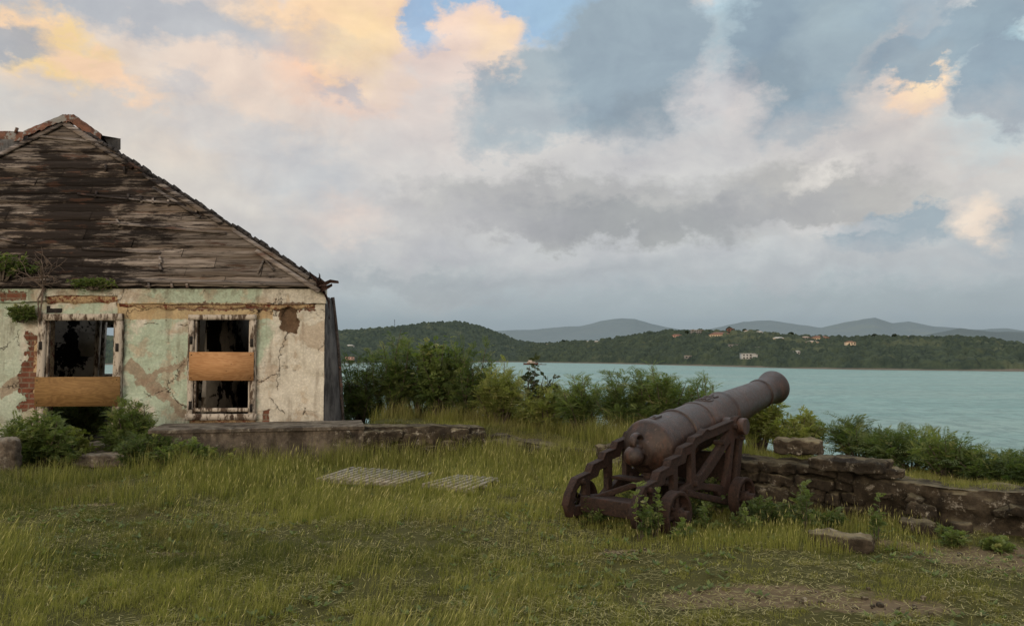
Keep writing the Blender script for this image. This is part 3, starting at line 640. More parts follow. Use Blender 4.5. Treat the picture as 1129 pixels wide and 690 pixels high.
# reveals, inner faces, side and rear walls
TH = .38
b = MB()
for o_ in (DO, WO):
    x0, x1, z0, z1 = o_; yc = HD + .04 + TH / 2
    b.box((x0 - .06, yc, (z0 + z1) / 2), (.12, TH, z1 - z0 + .2)); b.box((x1 + .06, yc, (z0 + z1) / 2), (.12, TH, z1 - z0 + .2))
    b.box(((x0 + x1) / 2, yc, z1 + .06), (x1 - x0 - .002, TH - .01, .12))
    if o_ is WO: b.box(((x0 + x1) / 2, yc, z0 - .06), (x1 - x0 - .002, TH - .01, .12))
b.build('reveal', MAT['brickm'], house)
b = MB(); yb = HD + .05 + TH
segs = [(XL, DO[0] - .12), (DO[1] + .12, WO[0] - .12), (WO[1] + .12, XR - .02)]
for (a, c_) in segs: b.box(((a + c_) / 2, yb, ZT / 2 - .1), (c_ - a, .03, ZT))
for o_ in (DO, WO):
    b.box(((o_[0] + o_[1]) / 2, yb, (o_[3] + .12 + ZT) / 2), (o_[1] - o_[0] + .24, .03, ZT - o_[3] - .12))
b.box(((WO[0] + WO[1]) / 2, yb, (WO[2] - .12) / 2 - .1), (WO[1] - WO[0] + .24, .03, WO[2] - .12 + .2))
b.build('inner_wall', MAT['inner'], house)
YB = 17.4; XB = -4.35
bw = xz(118, 385, YB)[0]; bw0, bw1 = bw - .11, bw + .28; bz0 = at(118, 412, YB)[2]; bz1 = at(118, 361, YB)[2]
b = MB()
b.box(((XL + bw0) / 2, YB, 1.3), (bw0 - XL, .3, 3)); b.box(((bw1 + XB) / 2, YB, 1.3), (XB - bw1, .3, 3))
b.box(((bw0 + bw1) / 2, YB, (bz1 + 2.8) / 2), (bw1 - bw0, .3, 2.8 - bz1)); b.box(((bw0 + bw1) / 2, YB, (bz0 - .2) / 2), (bw1 - bw0, .3, bz0 + .2))
b.box((XL, (HD + .6 + YB) / 2, 1.3), (.3, YB - HD - .6, 3))
# right side wall, splayed
a0 = np.array([XR - .03, HD + .27]); a1 = np.array([XB, YB + .15]); u = (a1 - a0) / np.linalg.norm(a1 - a0); n_ = np.array([-u[1], u[0]])
V = []
for (p, zz) in ((a0, -.2), (a1, -.2), (a1, ZT - .05), (a0, ZT - .05)):
    V += [(p[0], p[1], zz), (p[0] + n_[0] * .35, p[1] + n_[1] * .35, zz)]
b.add(V, [(0, 2, 4, 6), (1, 7, 5, 3), (0, 6, 7, 1), (2, 3, 5, 4), (4, 5, 7, 6), (0, 1, 3, 2)])
b.box((hx(190), (HD + .5 + YB) / 2 + .5, 1.25), (.2, YB - HD - 2, 2.7))
b.build('inner_wall', MAT['inner'], house)
b = MB(); b.add([(XL, HD + .02, -.02), (XR - .05, HD + .02, -.02), (XB, YB, -.02), (XL, YB, -.02)], [(0, 1, 2, 3)]); b.build('floor', MAT['floorm'], house)
# interior posts and debris seen through the openings
for (px, py0, py1, D_, w_) in ((112, 355, 470, 16.6, .12), (107, 352, 480, 15.2, .07), (232, 350, 462, 15.5, .2), (262, 355, 465, 16.5, .12)):
    x0, z1 = xz(px, py0, D_); z0 = at(px, py1, D_)[2]; b = MB(); b.box((x0, D_, (z0 + z1) / 2), (w_, .09, z1 - z0), Matrix.Rotation(R(2), 3, 'Y')); b.build('inner_post', MAT['paintwood'], house)
for (px, py, D_, w_, h_) in ((232, 428, 15.4, .30, .34), (247, 440, 16.0, .28, .5), (100, 380, 17.1, .5, .5)):
    x0, z0 = xz(px, py, D_); b = MB(); b.box((x0, D_, z0), (w_, .03, h_), Matrix.Rotation(R(4), 3, 'Y')); b.build('hanging_panel', MAT['inner'], house)
# cornice with ragged lower edge
def ragged_strip(b, x0, x1, ztop, zbot, yf, yb_, amp, seed, step=.045, freq=2.5):
    n = int((x1 - x0) / step) + 1; X = np.linspace(x0, x1, n); lo = zbot + (fbm(X * freq, X * 0, 0, seed, 4) - .5) * amp; hi = ztop + (fbm(X * freq, X * 0 + 5, 0, seed + 3, 4) - .5) * amp * .4
    yo = yf + (fbm(X * 3, X * 0 + 9, 0, seed + 6, 3) - .5) * .03
    V = []; Fs = []
    for i in range(n): V += [(X[i], yo[i], hi[i]), (X[i], yo[i], (hi[i] + lo[i]) / 2 + .01), (X[i], yo[i] + .012, lo[i]), (X[i], yb_, lo[i]), (X[i], yb_, hi[i])]
    for i in range(n - 1):
        for k in range(4): a = i * 5 + k; Fs.append((a, a + 5, a + 6, a + 1) if 0 else (a + 1, a + 6, a + 5, a))
        Fs.append((i * 5, i * 5 + 5, i * 5 + 9, i * 5 + 4))
    Fs += [(0, 1, 2, 3, 4), (n * 5 - 1, n * 5 - 2, n * 5 - 3, n * 5 - 4, n * 5 - 5)]; b.add(V, Fs)
b = MB(); ragged_strip(b, XL, hx(50), ZT + .02, hz(333), HD - .06, HD + .03, .10, 1); ragged_strip(b, hx(50), hx(130), ZT + .02, hz(325.5), HD - .06, HD + .03, .07, 2); ragged_strip(b, hx(130), XR + .03, ZT + .02, hz(335), HD - .065, HD + .03, .05, 3)
b.build('cornice', MAT['plaster'], house, smooth=40)
b = MB(); ragged_strip(b, hx(50), hx(131), hz(326), hz(334), HD - .015, HD + .03, .09, 12, freq=4); ragged_strip(b, hx(131), hx(345), hz(335.5), hz(339.5), HD - .02, HD + .03, .12, 13, freq=6); b.build('brick_course', MAT['brickm'], house)
b = MB(); b.add([(hx(49), HD - .004 + .03, hz(337)), (hx(131), HD + .026, hz(337)), (hx(131), HD + .026, hz(345)), (hx(49), HD + .026, hz(345))], [(0, 1, 2, 3)][0:1]); b.build('recess_shade_sheet', MAT['plaindark'], house)  # flat dark sheet standing in for the shade of the recess above the door
b = MB(); ragged_strip(b, hx(211), hx(283), hz(461), hz(467.5), HD - .03, HD + .03, .04, 15, freq=5); b.build('window_sill', MAT['brickm'], house)
b = MB()
for (x0, x1, zb) in ((hx(209), hx(284), hz(468)),): ragged_strip(b, x0, x1, hz(341), hz(349), HD - .035, HD + .03, .05, 16, freq=3)
b.build('lintel_course', MAT['plaster'], house, smooth=40)
# timber frames
def wobble_bar(b, p0, p1, w, d, seed, n=10):
    p0, p1 = np.array(p0, float), np.array(p1, float); ax = p1 - p0; L = np.linalg.norm(ax); ax /= L
    side = np.array([ax[2], 0, -ax[0]]); V = []; Fs = []
    for i in range(n + 1):
        c = p0 + ax * L * i / n; r = np.random.default_rng(seed * 100 + i)
        a, e = w / 2 * (1 + r.uniform(-.12, .06)), w / 2 * (1 + r.uniform(-.12, .06)); y = r.uniform(-.004, .004)
        V += [c - side * a + (0, -d / 2 + y, 0), c + side * e + (0, -d / 2 - y, 0), c + side * e + (0, d / 2, 0), c - side * a + (0, d / 2, 0)]
    for i in range(n):
        for k in range(4): Fs.append((i * 4 + k, i * 4 + (k + 1) % 4, i * 4 + 4 + (k + 1) % 4, i * 4 + 4 + k))
    Fs += [(3, 2, 1, 0), (n * 4, n * 4 + 1, n * 4 + 2, n * 4 + 3)]; b.add(V, Fs)
def frame(o_, name, wid, bottom, lintel=None):
    b = MB(); x0, x1, z0, z1 = o_; y = HD - .03; lw = lintel or wid
    wobble_bar(b, (x0 + wid / 2, y, z0), (x0 + wid / 2, y, z1 - lw), wid, .09, 1); wobble_bar(b, (x1 - wid / 2, y, z0), (x1 - wid / 2, y, z1 - lw), wid, .09, 2)
    wobble_bar(b, (x0, y - .004, z1 - lw / 2), (x1, y - .004, z1 - lw / 2), lw, .10, 3, 16)
    iw = .035
    wobble_bar(b, (x0 + wid + iw / 2, y + .03, z0), (x0 + wid + iw / 2, y + .03, z1 - lw), iw, .06, 5); wobble_bar(b, (x1 - wid - iw / 2, y + .03, z0), (x1 - wid - iw / 2, y + .03, z1 - lw), iw, .06, 6)
    if bottom:
        wobble_bar(b, (x0 - .02, y - .006, z0 + .05), (x1 + .02, y - .006, z0 + .05), .10, .11, 4); wobble_bar(b, (x0 + wid, y + .01, z0 + .16), (x1 - wid, y + .01, z0 + .16), .06, .06, 8)
    return b.build(name, MAT['paintwood'], house)
dfr = frame(DO, 'door_frame', .115, False, .11); wfr = frame(WO, 'window_frame', .085, True)
for (px, py) in ((47.5, 381), (131.5, 383), (212.5, 375), (279, 378), (213, 446), (279.5, 449)): b = MB(); b.box((hx(px), HD - .082, hz(py)), (.045, .02, .13)); b.build('hinge', MAT['plaindark'], dfr if px < 150 else wfr)
b = MB(); b.box(((hx(43.5) + hx(136.5)) / 2, HD - .10, hz(431)), (hx(136.5) - hx(43.5), .018, hz(415) - hz(447)), Matrix.Rotation(R(-.3), 3, 'Y')); o = bd1 = b.build('plywood_board', MAT['ply1'], house); o['label'] = 'dull brown plywood board across the doorway'
b = MB(); b.box(((hx(211.5) + hx(282)) / 2, HD - .10, hz(403.5)), (hx(282) - hx(211.5), .018, hz(388) - hz(419)), Matrix.Rotation(R(.2), 3, 'Y')); o = bd2 = b.build('plywood_board', MAT['ply2'], house); o['label'] = 'bright orange plywood board across the window'
b = MB(); b.box((hx(92), HD - .02, .06), (1.35, .03, .17), Matrix.Rotation(R(1), 3, 'Y')); o = b.build('plywood_board', MAT['ply1'], house); o['label'] = 'low plywood strip at the foot of the doorway'
for (px, py) in ((46, 419), (46, 443), (133, 418), (133, 444), (214, 391), (214, 416), (279, 391), (279, 416)): b = MB(); b.lathe((hx(px), HD - .116, hz(py)), (0, 1, 0), [(0, 0), (0, .008), (.01, .008)], 8); b.build('nail', MAT['plaindark'], bd1 if px < 150 else bd2)
# buttress wedge of grey sheet on the right corner, leaning outward
b = MB(); n = 14; V = []; Fs = []
for i in range(n + 1):
    t = i / n; z = ZT - .12 - t * (ZT - .12 + .1)
    o0 = .02 + .24 * t ** .8 + (fbm(np.array([t * 6]), np.array([3.]), 0, 4, 3)[0] - .5) * .03
    V += [(XR + .0, HD + .02, z), (XR + o0 * .55, HD + .16, z), (XR + o0, HD + .45, z), (XR + o0 - .10, HD + 1.1, z), (XR - .3, HD + 1.1, z)]
for i in range(n):
    for k in range(4): a = i * 5 + k; Fs.append((a, a + 1, a + 6, a + 5))
b.add(V, Fs); b.build('corner_buttress', MAT['greysheet'], house, smooth=50)
b = MB(); b.tube([(XR + .03 + .24 * t ** .8 * 1.0, HD + .44, ZT - .1 - t * 2.6) for t in np.linspace(0, 1, 9)], [.035, .03, .028, .03, .035, .03, .02, .02, .02], 5); b.build('edge_strip', MAT['edge'], house)

# roof: hip end of overlapping boards
AP = np.array(at(73, 134, 14.7)); ER = np.array([XR + .05, HD - .12, ZT + .03]); EL = np.array([hx(-282), HD - .12, ZT + .03])
def roof_x(t, side):   # t 0 eave..1 apex
    e = ER if side > 0 else EL; return e + (AP - e) * t
up = (AP - np.array([AP[0], HD - .12, ZT + .03])); Ls = np.linalg.norm(up); nrm = np.cross(np.array([1, 0, 0]), up / Ls); nrm = nrm if nrm[1] < 0 else -nrm
b = MB(); rows = 19; rr = np.random.default_rng(5)
for k in range(rows):
    t0 = k / rows; t1 = (k + 1.12) / rows
    if t1 > 1: t1 = 1
    xl, xr_ = roof_x(t0, -1)[0], roof_x(t0, 1)[0]; xl1, xr1 = roof_x(t1, -1)[0], roof_x(t1, 1)[0]
    cuts = [xl]; 
    while cuts[-1] < xr_ - 1.2: cuts.append(cuts[-1] + rr.uniform(1.1, 3.2))
    cuts[-1] = xr_ if len(cuts) > 1 and xr_ - cuts[-1] < .6 else cuts[-1]
    if cuts[-1] != xr_: cuts.append(xr_)
    for j in range(len(cuts) - 1):
        a, c_ = cuts[j] + .004, cuts[j + 1] - .004
        nn = max(3, int((c_ - a) / .12)); lift = rr.uniform(.012, .035); sag = rr.uniform(-.012, .012); tnt = rr.random(); V = []; Fs = []
        if rr.random() < .05: continue
        for i in range(nn + 1):
            s_ = i / nn; x0 = a + (c_ - a) * s_; cl = lambda x, t: min(max(x, roof_x(t, -1)[0]), roof_x(t, 1)[0])
            r0 = (float(fbm(np.array([x0 * 7.]), np.array([k * 3.3]), 0, 8, 3)[0]) - .5) * .055
            for (t, off, dz) in ((t0, lift, r0 + sag * s_), (t0, 0.0, r0 + sag * s_), (t1, .0, 0)):
                base = np.array([0, HD - .12, ZT + .03]) + up * t * np.array([0, 1, 1]); p = np.array([cl(x0, t), base[1], base[2]]) + up / Ls * dz + nrm * (off + .004 + .003 * (k % 2)); V.append(p)
        for i in range(nn):
            q = i * 3; Fs += [(q, q + 3, q + 5, q + 2), (q + 1, q + 4, q + 3, q)]
        b.add(V, Fs, tint=tnt)
b.build('roof_boards', MAT['roofwood'], house)
# backing deck so no light leaks, other roof planes
b = MB(); back = -nrm * .05
RB = np.array([AP[0] + 0.0, 16.6, AP[2] - .1]); ebr = np.array([XB - .1, YB + .3, ZT]); ebl = np.array([XL - .5, YB + .3, ZT])
b.add([ER + back, EL + back, AP + back, ebr, ebl, RB], [(0, 1, 2)]); b.build('roof_deck', MAT['plaindark'], house)
b = MB(); e2 = ER + np.array([0, .1, 0]); ap2 = AP + np.array([.05, .1, .0])
b.add([e2, ap2, RB, ebr], [(0, 3, 2, 1)]); b.add([EL, AP, RB, ebl], [(0, 1, 2, 3)]); b.build('roof_slope', MAT['shingle'], house)
# hip edge: ragged shingles standing proud along right hip + barge battens
b = MB(); hv = AP - ER; hl = np.linalg.norm(hv); hu = hv / hl; outv = np.cross(hu, nrm); outv = outv if outv[0] > 0 else -outv
for k in range(46):
    t = .02 + k / 46 * .93; c = ER + hv * t + outv * rr.uniform(.0, .03) - nrm * .03; L = rr.uniform(.13, .2); th = rr.uniform(.03, .075)
    rot = Matrix((tuple(hu), tuple(outv), tuple(-nrm))).transposed() @ Matrix.Rotation(rr.uniform(.02, .12), 3, 'Z'); b.box(c, (L, th, .18), rot)
b.build('hip_shingles', MAT['shingle'], house)
b = MB()
for (t0, t1, off, w_) in ((.0, .22, -.16, .07), (.05, .32, -.07, .06), (.36, .66, -.08, .08), (.42, .60, -.2, .05), (.70, .86, -.10, .07), (.85, 1.0, -.08, .10), (.62, .72, -.05, .05)):
    p0 = ER + hv * t0 + outv * off + nrm * .06; p1 = ER + hv * t1 + outv * (off + .02) + nrm * .07; c = (p0 + p1) / 2; rot = Matrix((tuple(hu), tuple(outv), tuple(nrm))).transposed(); b.box(c, (np.linalg.norm(p1 - p0), w_, .03), rot, tint=rr.random())
for side_ in (-1,):
    hv2 = AP - EL; hu2 = hv2 / np.linalg.norm(hv2); o2 = np.cross(hu2, nrm); o2 = o2 if o2[0] < 0 else -o2
    for (t0, t1, off) in ((.55, 1.0, -.07), (.2, .5, -.08)):
        p0 = EL + hv2 * t0 + o2 * off + nrm * .06; p1 = EL + hv2 * t1 + o2 * off + nrm * .07; rot = Matrix((tuple(hu2), tuple(o2), tuple(nrm))).transposed(); b.box((p0 + p1) / 2, (np.linalg.norm(p1 - p0), .09, .03), rot, tint=.7)
def onroof(px, py, off=.05):
    # point on the roof plane seen at that pixel
    d = np.array(ray(px, py)); o_ = np.array([0, 0, EYE]); P0 = np.array([0, HD - .12, ZT + .03]); s_ = np.dot(P0 - o_, nrm) / np.dot(d, nrm); return o_ + d * s_ + nrm * off
# cleats and slipped battens lying on the boards
for (a, c_, w_) in (((87, 216), (205, 228), .035), ((123, 248), (250, 259), .05), ((0, 264), (30, 272), .04), ((92, 276), (178, 281), .05), ((285, 303), (292, 288), .03), ((292, 287), (303, 300), .03), ((130, 311), (350, 316), .07), ((38, 152), (115, 160), .04)):
    p, q = onroof(*a), onroof(*c_); ax = (q - p); L = np.linalg.norm(ax); ax /= L; sd = np.cross(ax, nrm); b.box((p + q) / 2, (L, w_, .03), Matrix((tuple(ax), tuple(sd), tuple(nrm))).transposed(), tint=rr.random())
for (px, py) in ((108, 213), (143, 216), (156, 218), (170, 220), (187, 222), (118, 184), (138, 186), (130, 244), (218, 232), (177, 285), (177, 293), (190, 312), (207, 312), (165, 313)):
    p = onroof(px, py); q = onroof(px + rr.uniform(-2, 3), py + 7); ax = (q - p); L = np.linalg.norm(ax); ax /= L; sd = np.cross(ax, nrm); b.box((p + q) / 2, (L, .035, .03), Matrix((tuple(ax), tuple(sd), tuple(nrm))).transposed(), tint=.8)
b.build('batten', MAT['roofwood'], house)
# rusty cap at the peak, torn grey flap, wing ridge
def sheet(b, pts):
    b.add(pts, [tuple(range(len(pts)))])
def capstrip(b, p0, p1, w, seed, lift=.02):
    p0, p1 = np.array(p0), np.array(p1); n = 16; V = []; Fs = []
    for i in range(n + 1):
        t = i / n; c = p0 + (p1 - p0) * t; r_ = np.random.default_rng(seed + i); j = r_.uniform(-.02, .025)
        V += [c + (0, -.05, -w + j), c + (0, -.03, -w * .5), c + (0, 0, lift + r_.uniform(0, .012)), c + (0, .25, -.1)]
    for i in range(n):
        for k in range(3): a = i * 4 + k; Fs.append((a, a + 4, a + 5, a + 1))
    b.add(V, Fs)
A0 = np.array(at(73, 128, 14.6)); b = MB()
capstrip(b, at(26, 146, 14.4), A0 + (-.06, 0, 0), .12, 3); capstrip(b, A0 + (-.06, 0, 0), A0 + (.14, 0, -.0), .13, 4); capstrip(b, A0 + (.14, 0, 0), at(112, 149.5, 14.5), .16, 5); capstrip(b, at(-60, 144, 15.3), at(27, 147, 15.0), .17, 6)
b.tube([at(17, 147, 15), at(19, 141, 15)], .03, 5); b.build('ridge_cap', MAT['rust'], house)
b = MB(); sheet(b, [at(104, 148, 14.75), at(133, 153, 14.9), at(133, 165, 14.9), at(126, 169, 14.9), at(104, 158, 14.75)]); sheet(b, [at(110, 149, 14.62), at(133, 153, 14.93), at(134, 153.5, 15.4), at(112, 150, 15.2)])
b.build('torn_flashing', MAT['greysheet'], house)
b = MB(); q = [at(-90, 150, 15.35), at(32, 150, 15.05), at(40, 162, 15.0), at(-60, 225, 14.9), at(-260, 225, 14.0)]; sheet(b, q); b.build('wing_roof', MAT['greysheet'], house)
# twisted rusty metal at the eave corner
b = MB()
def strip(b, pts, w, seed):
    V = []; Fs = []; r_ = np.random.default_rng(seed); n = len(pts)
    for i, (px, py, D_) in enumerate(pts):
        p = np.array(at(px, py, D_)); ww = w * (1 - .75 * i / n); V += [p + (0, 0, ww), p + (r_.uniform(-.02, .02), .08, 0), p + (0, .02, -ww)]
    for i in range(n - 1): a = i * 3; Fs += [(a, a + 3, a + 4, a + 1), (a + 1, a + 4, a + 5, a + 2)]
    b.add(V, Fs)
strip(b, [(348, 314, 13.0), (354, 312, 12.95), (358, 313, 12.9), (364, 310, 12.85), (373, 311, 12.8)], .05, 1)
strip(b, [(352, 316, 13.0), (349, 310, 12.95), (345, 305, 12.95), (341, 300, 12.9)], .045, 2); strip(b, [(356, 315, 13.0), (353, 308, 12.95), (351, 302, 12.9)], .04, 3)
strip(b, [(353, 316, 13.05), (357, 322, 13.05), (361, 331, 13.1), (363, 345, 13.15), (362, 352, 13.2)], .05, 4); strip(b, [(346, 317, 13.0), (354, 319, 13.0), (360, 317, 12.9), (366, 314, 12.85)], .05, 5)
b.build('twisted_flashing', MAT['twist'], house)

# ------------------------------------------------------------------ cannon
cannon = empty('cannon', (1.32, 7.9, 0), 'large rusty brown iron cannon on an openwork carriage aimed over the wall', 'cannon')
CO = np.array([1.32, 7.9, 0.0]); SA = np.array([.674, .739, 0]); TA = np.array([.739, -.674, 0])
def W(s_, t, z): return CO + SA * s_ + TA * t + np.array([0, 0, z])
el = math.atan2(.52, 2.86); BD = SA * math.cos(el) + np.array([0, 0, math.sin(el)]); B0 = W(0, 0, .675)
prof = [(-.165, .0), (-.165, .10), (-.155, .125), (-.125, .145), (-.11, .17), (-.095, .2), (-.05, .238), (-.035, .262), (-.02, .277), (.0, .282), (.045, .282), (.06, .272), (.075, .262), (.085, .262), (.12, .265),
        (.48, .252), (.485, .262), (.49, .267), (.515, .267), (.525, .262), (.53, .250), (.88, .243), (.885, .250), (.90, .252), (.912, .250), (.917, .240), (1.42, .224), (1.43, .226), (1.45, .234), (1.475, .234), (1.485, .226), (1.49, .214),
        (2.0, .186), (2.45, .162), (2.46, .170), (2.47, .176), (2.49, .176), (2.50, .168), (2.52, .162), (2.62, .165), (2.72, .178), (2.80, .198), (2.85, .212), (2.88, .216), (2.90, .212), (2.915, .200), (2.92, .19), (2.93, .185), (2.93, .085), (2.925, .078), (2.4, .076), (2.39, 0)]
prof = [((1.5 + (d - 1.5) * .93 if d > 1.5 else d), (r * .94 if d > 2.6 else r)) for (d, r) in prof]
b = MB(); b.lathe(B0, BD, prof, 72); o = b.build('barrel', MAT['iron'], cannon, smooth=32); barrel = o
b = MB(); kp = [(-.155, .0), (-.155, .07), (-.18, .058), (-.20, .056), (-.21, .068), (-.225, .082), (-.25, .094), (-.275, .097), (-.305, .09), (-.332, .07), (-.35, .045), (-.355, 0)]; b.lathe(B0, BD, kp, 40); b.build('cascabel_knob', MAT['iron'], barrel, smooth=50)
# breeching ring above the knob
upv = np.cross(TA, BD); upv = upv if upv[2] > 0 else -upv
c = B0 - BD * .20 + upv * .118; ring = [c + (upv * math.cos(a) + BD * math.sin(a) * .8) * .072 for a in np.linspace(0, 2 * math.pi, 25)]
b = MB(); P_ = np.array(ring)
V = []; Fs = []; nseg = 12
for i in range(24):
    a = 2 * math.pi * i / 24; rad = upv * math.cos(a) + BD * math.sin(a)
    for k in range(nseg): q = 2 * math.pi * k / nseg; V.append(c + rad * (.068 + .022 * math.cos(q)) + TA * .038 * math.sin(q))
for i in range(24):
    for k in range(nseg): Fs.append((i * nseg + k, ((i + 1) % 24) * nseg + k, ((i + 1) % 24) * nseg + (k + 1) % nseg, i * nseg + (k + 1) % nseg))
b.add(V, Fs); b.build('breeching_loop', MAT['iron'], barrel, smooth=60)
TS = 1.07 / math.cos(el); TC = B0 + BD * TS - upv * .03
b = MB(); b.lathe(TC - TA * .47, TA, [(0, 0), (0, .078), (.008, .086), (.22, .086), (.72, .086), (.932, .086), (.94, .078), (.94, 0)], 32); b.build('trunnion', MAT['iron'], barrel, smooth=40)
# vent patch and worn raised crest
b = MB(); vp = B0 + BD * .14 + upv * .262; rot = Matrix((tuple(BD), tuple(TA), tuple(upv))).transposed(); b.box(vp, (.16, .075, .03), rot); b.lathe(vp, upv, [(0, .02), (.022, .018), (.022, .006)], 12); b.build('vent_field', MAT['iron'], barrel)
b = MB(); cc = B0 + BD * 1.12
def on_barrel(a, ang, h=0):  # a along, ang around from top
    r_ = np.interp(a, [p[0] for p in prof[:-4]], [p[1] for p in prof[:-4]]) + h; return B0 + BD * a + (upv * math.cos(ang) + TA * math.sin(ang)) * r_
for i in range(26):
    an = 2 * math.pi * i / 26
    b.tube([on_barrel(1.12 + .10 * math.cos(an), .40 * math.sin(an), .002), on_barrel(1.12 + .10 * math.cos(an + .26), .40 * math.sin(an + .26), .002)], .008, 5)
for (a0, g0, a1, g1) in ((1.22, -.25, 1.30, -.3), (1.22, 0, 1.32, 0), (1.22, .25, 1.30, .3), (1.23, -.28, 1.23, .28), (1.07, -.15, 1.17, -.15), (1.07, .0, 1.17, .1), (1.07, .2, 1.17, .2), (1.12, -.15, 1.12, .2)):
    b.tube([on_barrel(a0, g0, .003), on_barrel((a0 + a1) / 2, (g0 + g1) / 2, .004), on_barrel(a1, g1, .003)], .010, 6)
b.build('worn_crest', MAT['iron'], barrel, smooth=60)
# cheeks via 2D curves with holes
def plate(polys, t, th, name, bev=.009):
    cu = bpy.data.curves.new(name, 'CURVE'); cu.dimensions = '2D'; cu.fill_mode = 'BOTH'; cu.extrude = th / 2 - bev; cu.bevel_depth = bev; cu.bevel_resolution = 1
    for poly in polys:
        sp_ = cu.splines.new('POLY'); sp_.points.add(len(poly) - 1)
        for q, (x, y) in zip(sp_.points, poly): q.co = (x, y, 0, 1)
        sp_.use_cyclic_u = True
    tmp = bpy.data.objects.new('tmp', cu); COL.objects.link(tmp); dg = bpy.context.evaluated_depsgraph_get(); me = bpy.data.meshes.new_from_object(tmp.evaluated_get(dg))
    bpy.data.objects.remove(tmp); bpy.data.curves.remove(cu)
    co = np.zeros(len(me.vertices) * 3); me.vertices.foreach_get('co', co); co = co.reshape(-1, 3)
    Wd = np.array([W(a, t + c_, b_) for a, b_, c_ in co]) - WL[cannon]
    me.vertices.foreach_set('co', Wd.astype(np.float32).ravel()); me.update(); me.name = name
    me.materials.clear(); me.materials.append(MAT['carr'])
    o = bpy.data.objects.new(name, me); COL.objects.link(o); o.parent = cannon; WL[o] = WL[cannon]; return o
outer = [(-.80, .10), (-.84, .20), (-.80, .30), (-.70, .425), (-.66, .44), (-.50, .46), (-.47, .47), (-.455, .525), (-.44, .535), (-.29, .56), (-.27, .57), (-.255, .615), (-.24, .622), (-.09, .645), (-.075, .652), (-.06, .70), (-.045, .71), (.12, .735), (.14, .74), (.155, .775), (.17, .785),
         (.30, .805), (.34, .835), (.39, .85), (.45, .835), (.50, .835), (.92, .90), (.965, .90), (.975, .86), (1.01, .80), (1.07, .775), (1.13, .80), (1.17, .85), (1.175, .74), (1.13, .62), (1.09, .40), (1.02, .20), (.98, .12), (.84, .10), (.70, .12), (.60, .24), (.30, .30), (.02, .30), (-.12, .18), (-.28, .14), (-.45, .10)]
holes = [[(-.72, .17), (-.755, .23), (-.67, .375), (-.57, .395), (-.55, .22), (-.60, .17)],
         [(-.50, .20), (-.50, .40), (-.37, .425), (-.34, .48), (-.21, .50), (-.20, .28), (-.34, .20)],
         [(-.14, .27), (-.14, .56), (.0, .58), (.03, .645), (.11, .66), (.11, .37), (-.02, .345)],
         [(.18, .50), (.18, .685), (.24, .725), (.38, .755), (.62, .785), (.87, .825), (.89, .81), (.60, .62), (.30, .43), (.20, .42)],
         [(.30, .345), (.50, .45), (.90, .71), (.88, .60), (.82, .40), (.75, .25), (.64, .29)],
         [(.86, .20), (.87, .30), (.915, .50), (.975, .73), (1.075, .71), (1.035, .50), (.985, .30), (.95, .18)]]
cr = plate([outer] + holes, .365, .058, 'cheek'); cl = plate([outer] + holes, -.365, .058, 'cheek')
# flanges along the cheek tops
for sg in (1, -1):
    b = MB(); top = [(-.84, .20), (-.80, .30), (-.70, .425), (-.50, .46), (-.455, .53), (-.29, .56), (-.255, .62), (-.09, .645), (-.05, .708), (.13, .738), (.165, .785), (.30, .806), (.39, .85), (.46, .836), (.92, .90)]
    for (p, q) in zip(top[:-1], top[1:]):
        p3 = W(p[0], sg * .365, p[1] + .004); q3 = W(q[0], sg * .365, q[1] + .004); ax = q3 - p3; L = np.linalg.norm(ax); ax /= L; n3 = np.cross(TA, ax); b.box((p3 + q3) / 2, (L + .012, .080, .016), Matrix((tuple(ax), tuple(TA), tuple(n3))).transposed())
    bevel(b.build('cheek_flange', MAT['carr'], cannon), .005, 2)
    for (s_, z_) in ((-.62, .40), (.17, .36), (.70, .70), (1.12, .72), (.95, .85)): b = MB(); b.lathe(W(s_, sg * .365 - .06, z_), TA, [(0, 0), (0, .022), (.012, .028), (.108, .028), (.12, .022), (.12, 0)], 12); b.build('bolt', MAT['carr'], cannon, smooth=40)
    b = MB(); arc = [W(1.07 + .098 * math.cos(a), sg * .365, .875 + .098 * math.sin(a)) for a in np.linspace(-.15, math.pi + .15, 13)]
    zc = TC[2]; sc = (TC - CO) @ SA; arc = [W(sc + .096 * math.cos(a), sg * .365, zc + .096 * math.sin(a)) for a in np.linspace(-.1, math.pi + .1, 13)]
    V = []; Fs = []
    for p in arc:
        r_ = (p - W(sc, sg * .365, zc)); r_ /= np.linalg.norm(r_)
        V += [p - TA * .036 - r_ * .008, p + TA * .036 - r_ * .008, p + TA * .036 + r_ * .012, p - TA * .036 + r_ * .012]
    for i in range(12):
        for k in range(4): Fs.append((i * 4 + k, i * 4 + (k + 1) % 4, i * 4 + 4 + (k + 1) % 4, i * 4 + 4 + k))
    b.add(V, Fs); b.build('cap_square', MAT['carr'], cannon)
def bar(b, p, q, w_, h_):
    ax = q - p; L = np.linalg.norm(ax); ax /= L; ref = np.array([0, 0, 1.]); sd = np.cross(ref, ax); sd /= np.linalg.norm(sd); n3 = np.cross(ax, sd); b.box((p + q) / 2, (L, w_, h_), Matrix((tuple(ax), tuple(sd), tuple(n3))).transposed())
b = MB(); bar(b, W(-.62, -.33, .20), W(-.62, .33, .20), .09, .14); bevel(b.build('rear_transom', MAT['carr'], cannon), .01)
b = MB(); bar(b, W(.98, -.33, .42), W(.98, .33, .42), .07, .30); bevel(b.build('front_transom', MAT['carr'], cannon), .01)
b = MB(); bar(b, W(-.45, -.33, .22), W(-.12, 0, .37), .06, .05); bar(b, W(-.45, .33, .22), W(-.12, 0, .37), .06, .05); bar(b, W(-.10, -.33, .385), W(-.10, .33, .385), .14, .03); bevel(b.build('quoin_brace', MAT['carr'], cannon), .006)
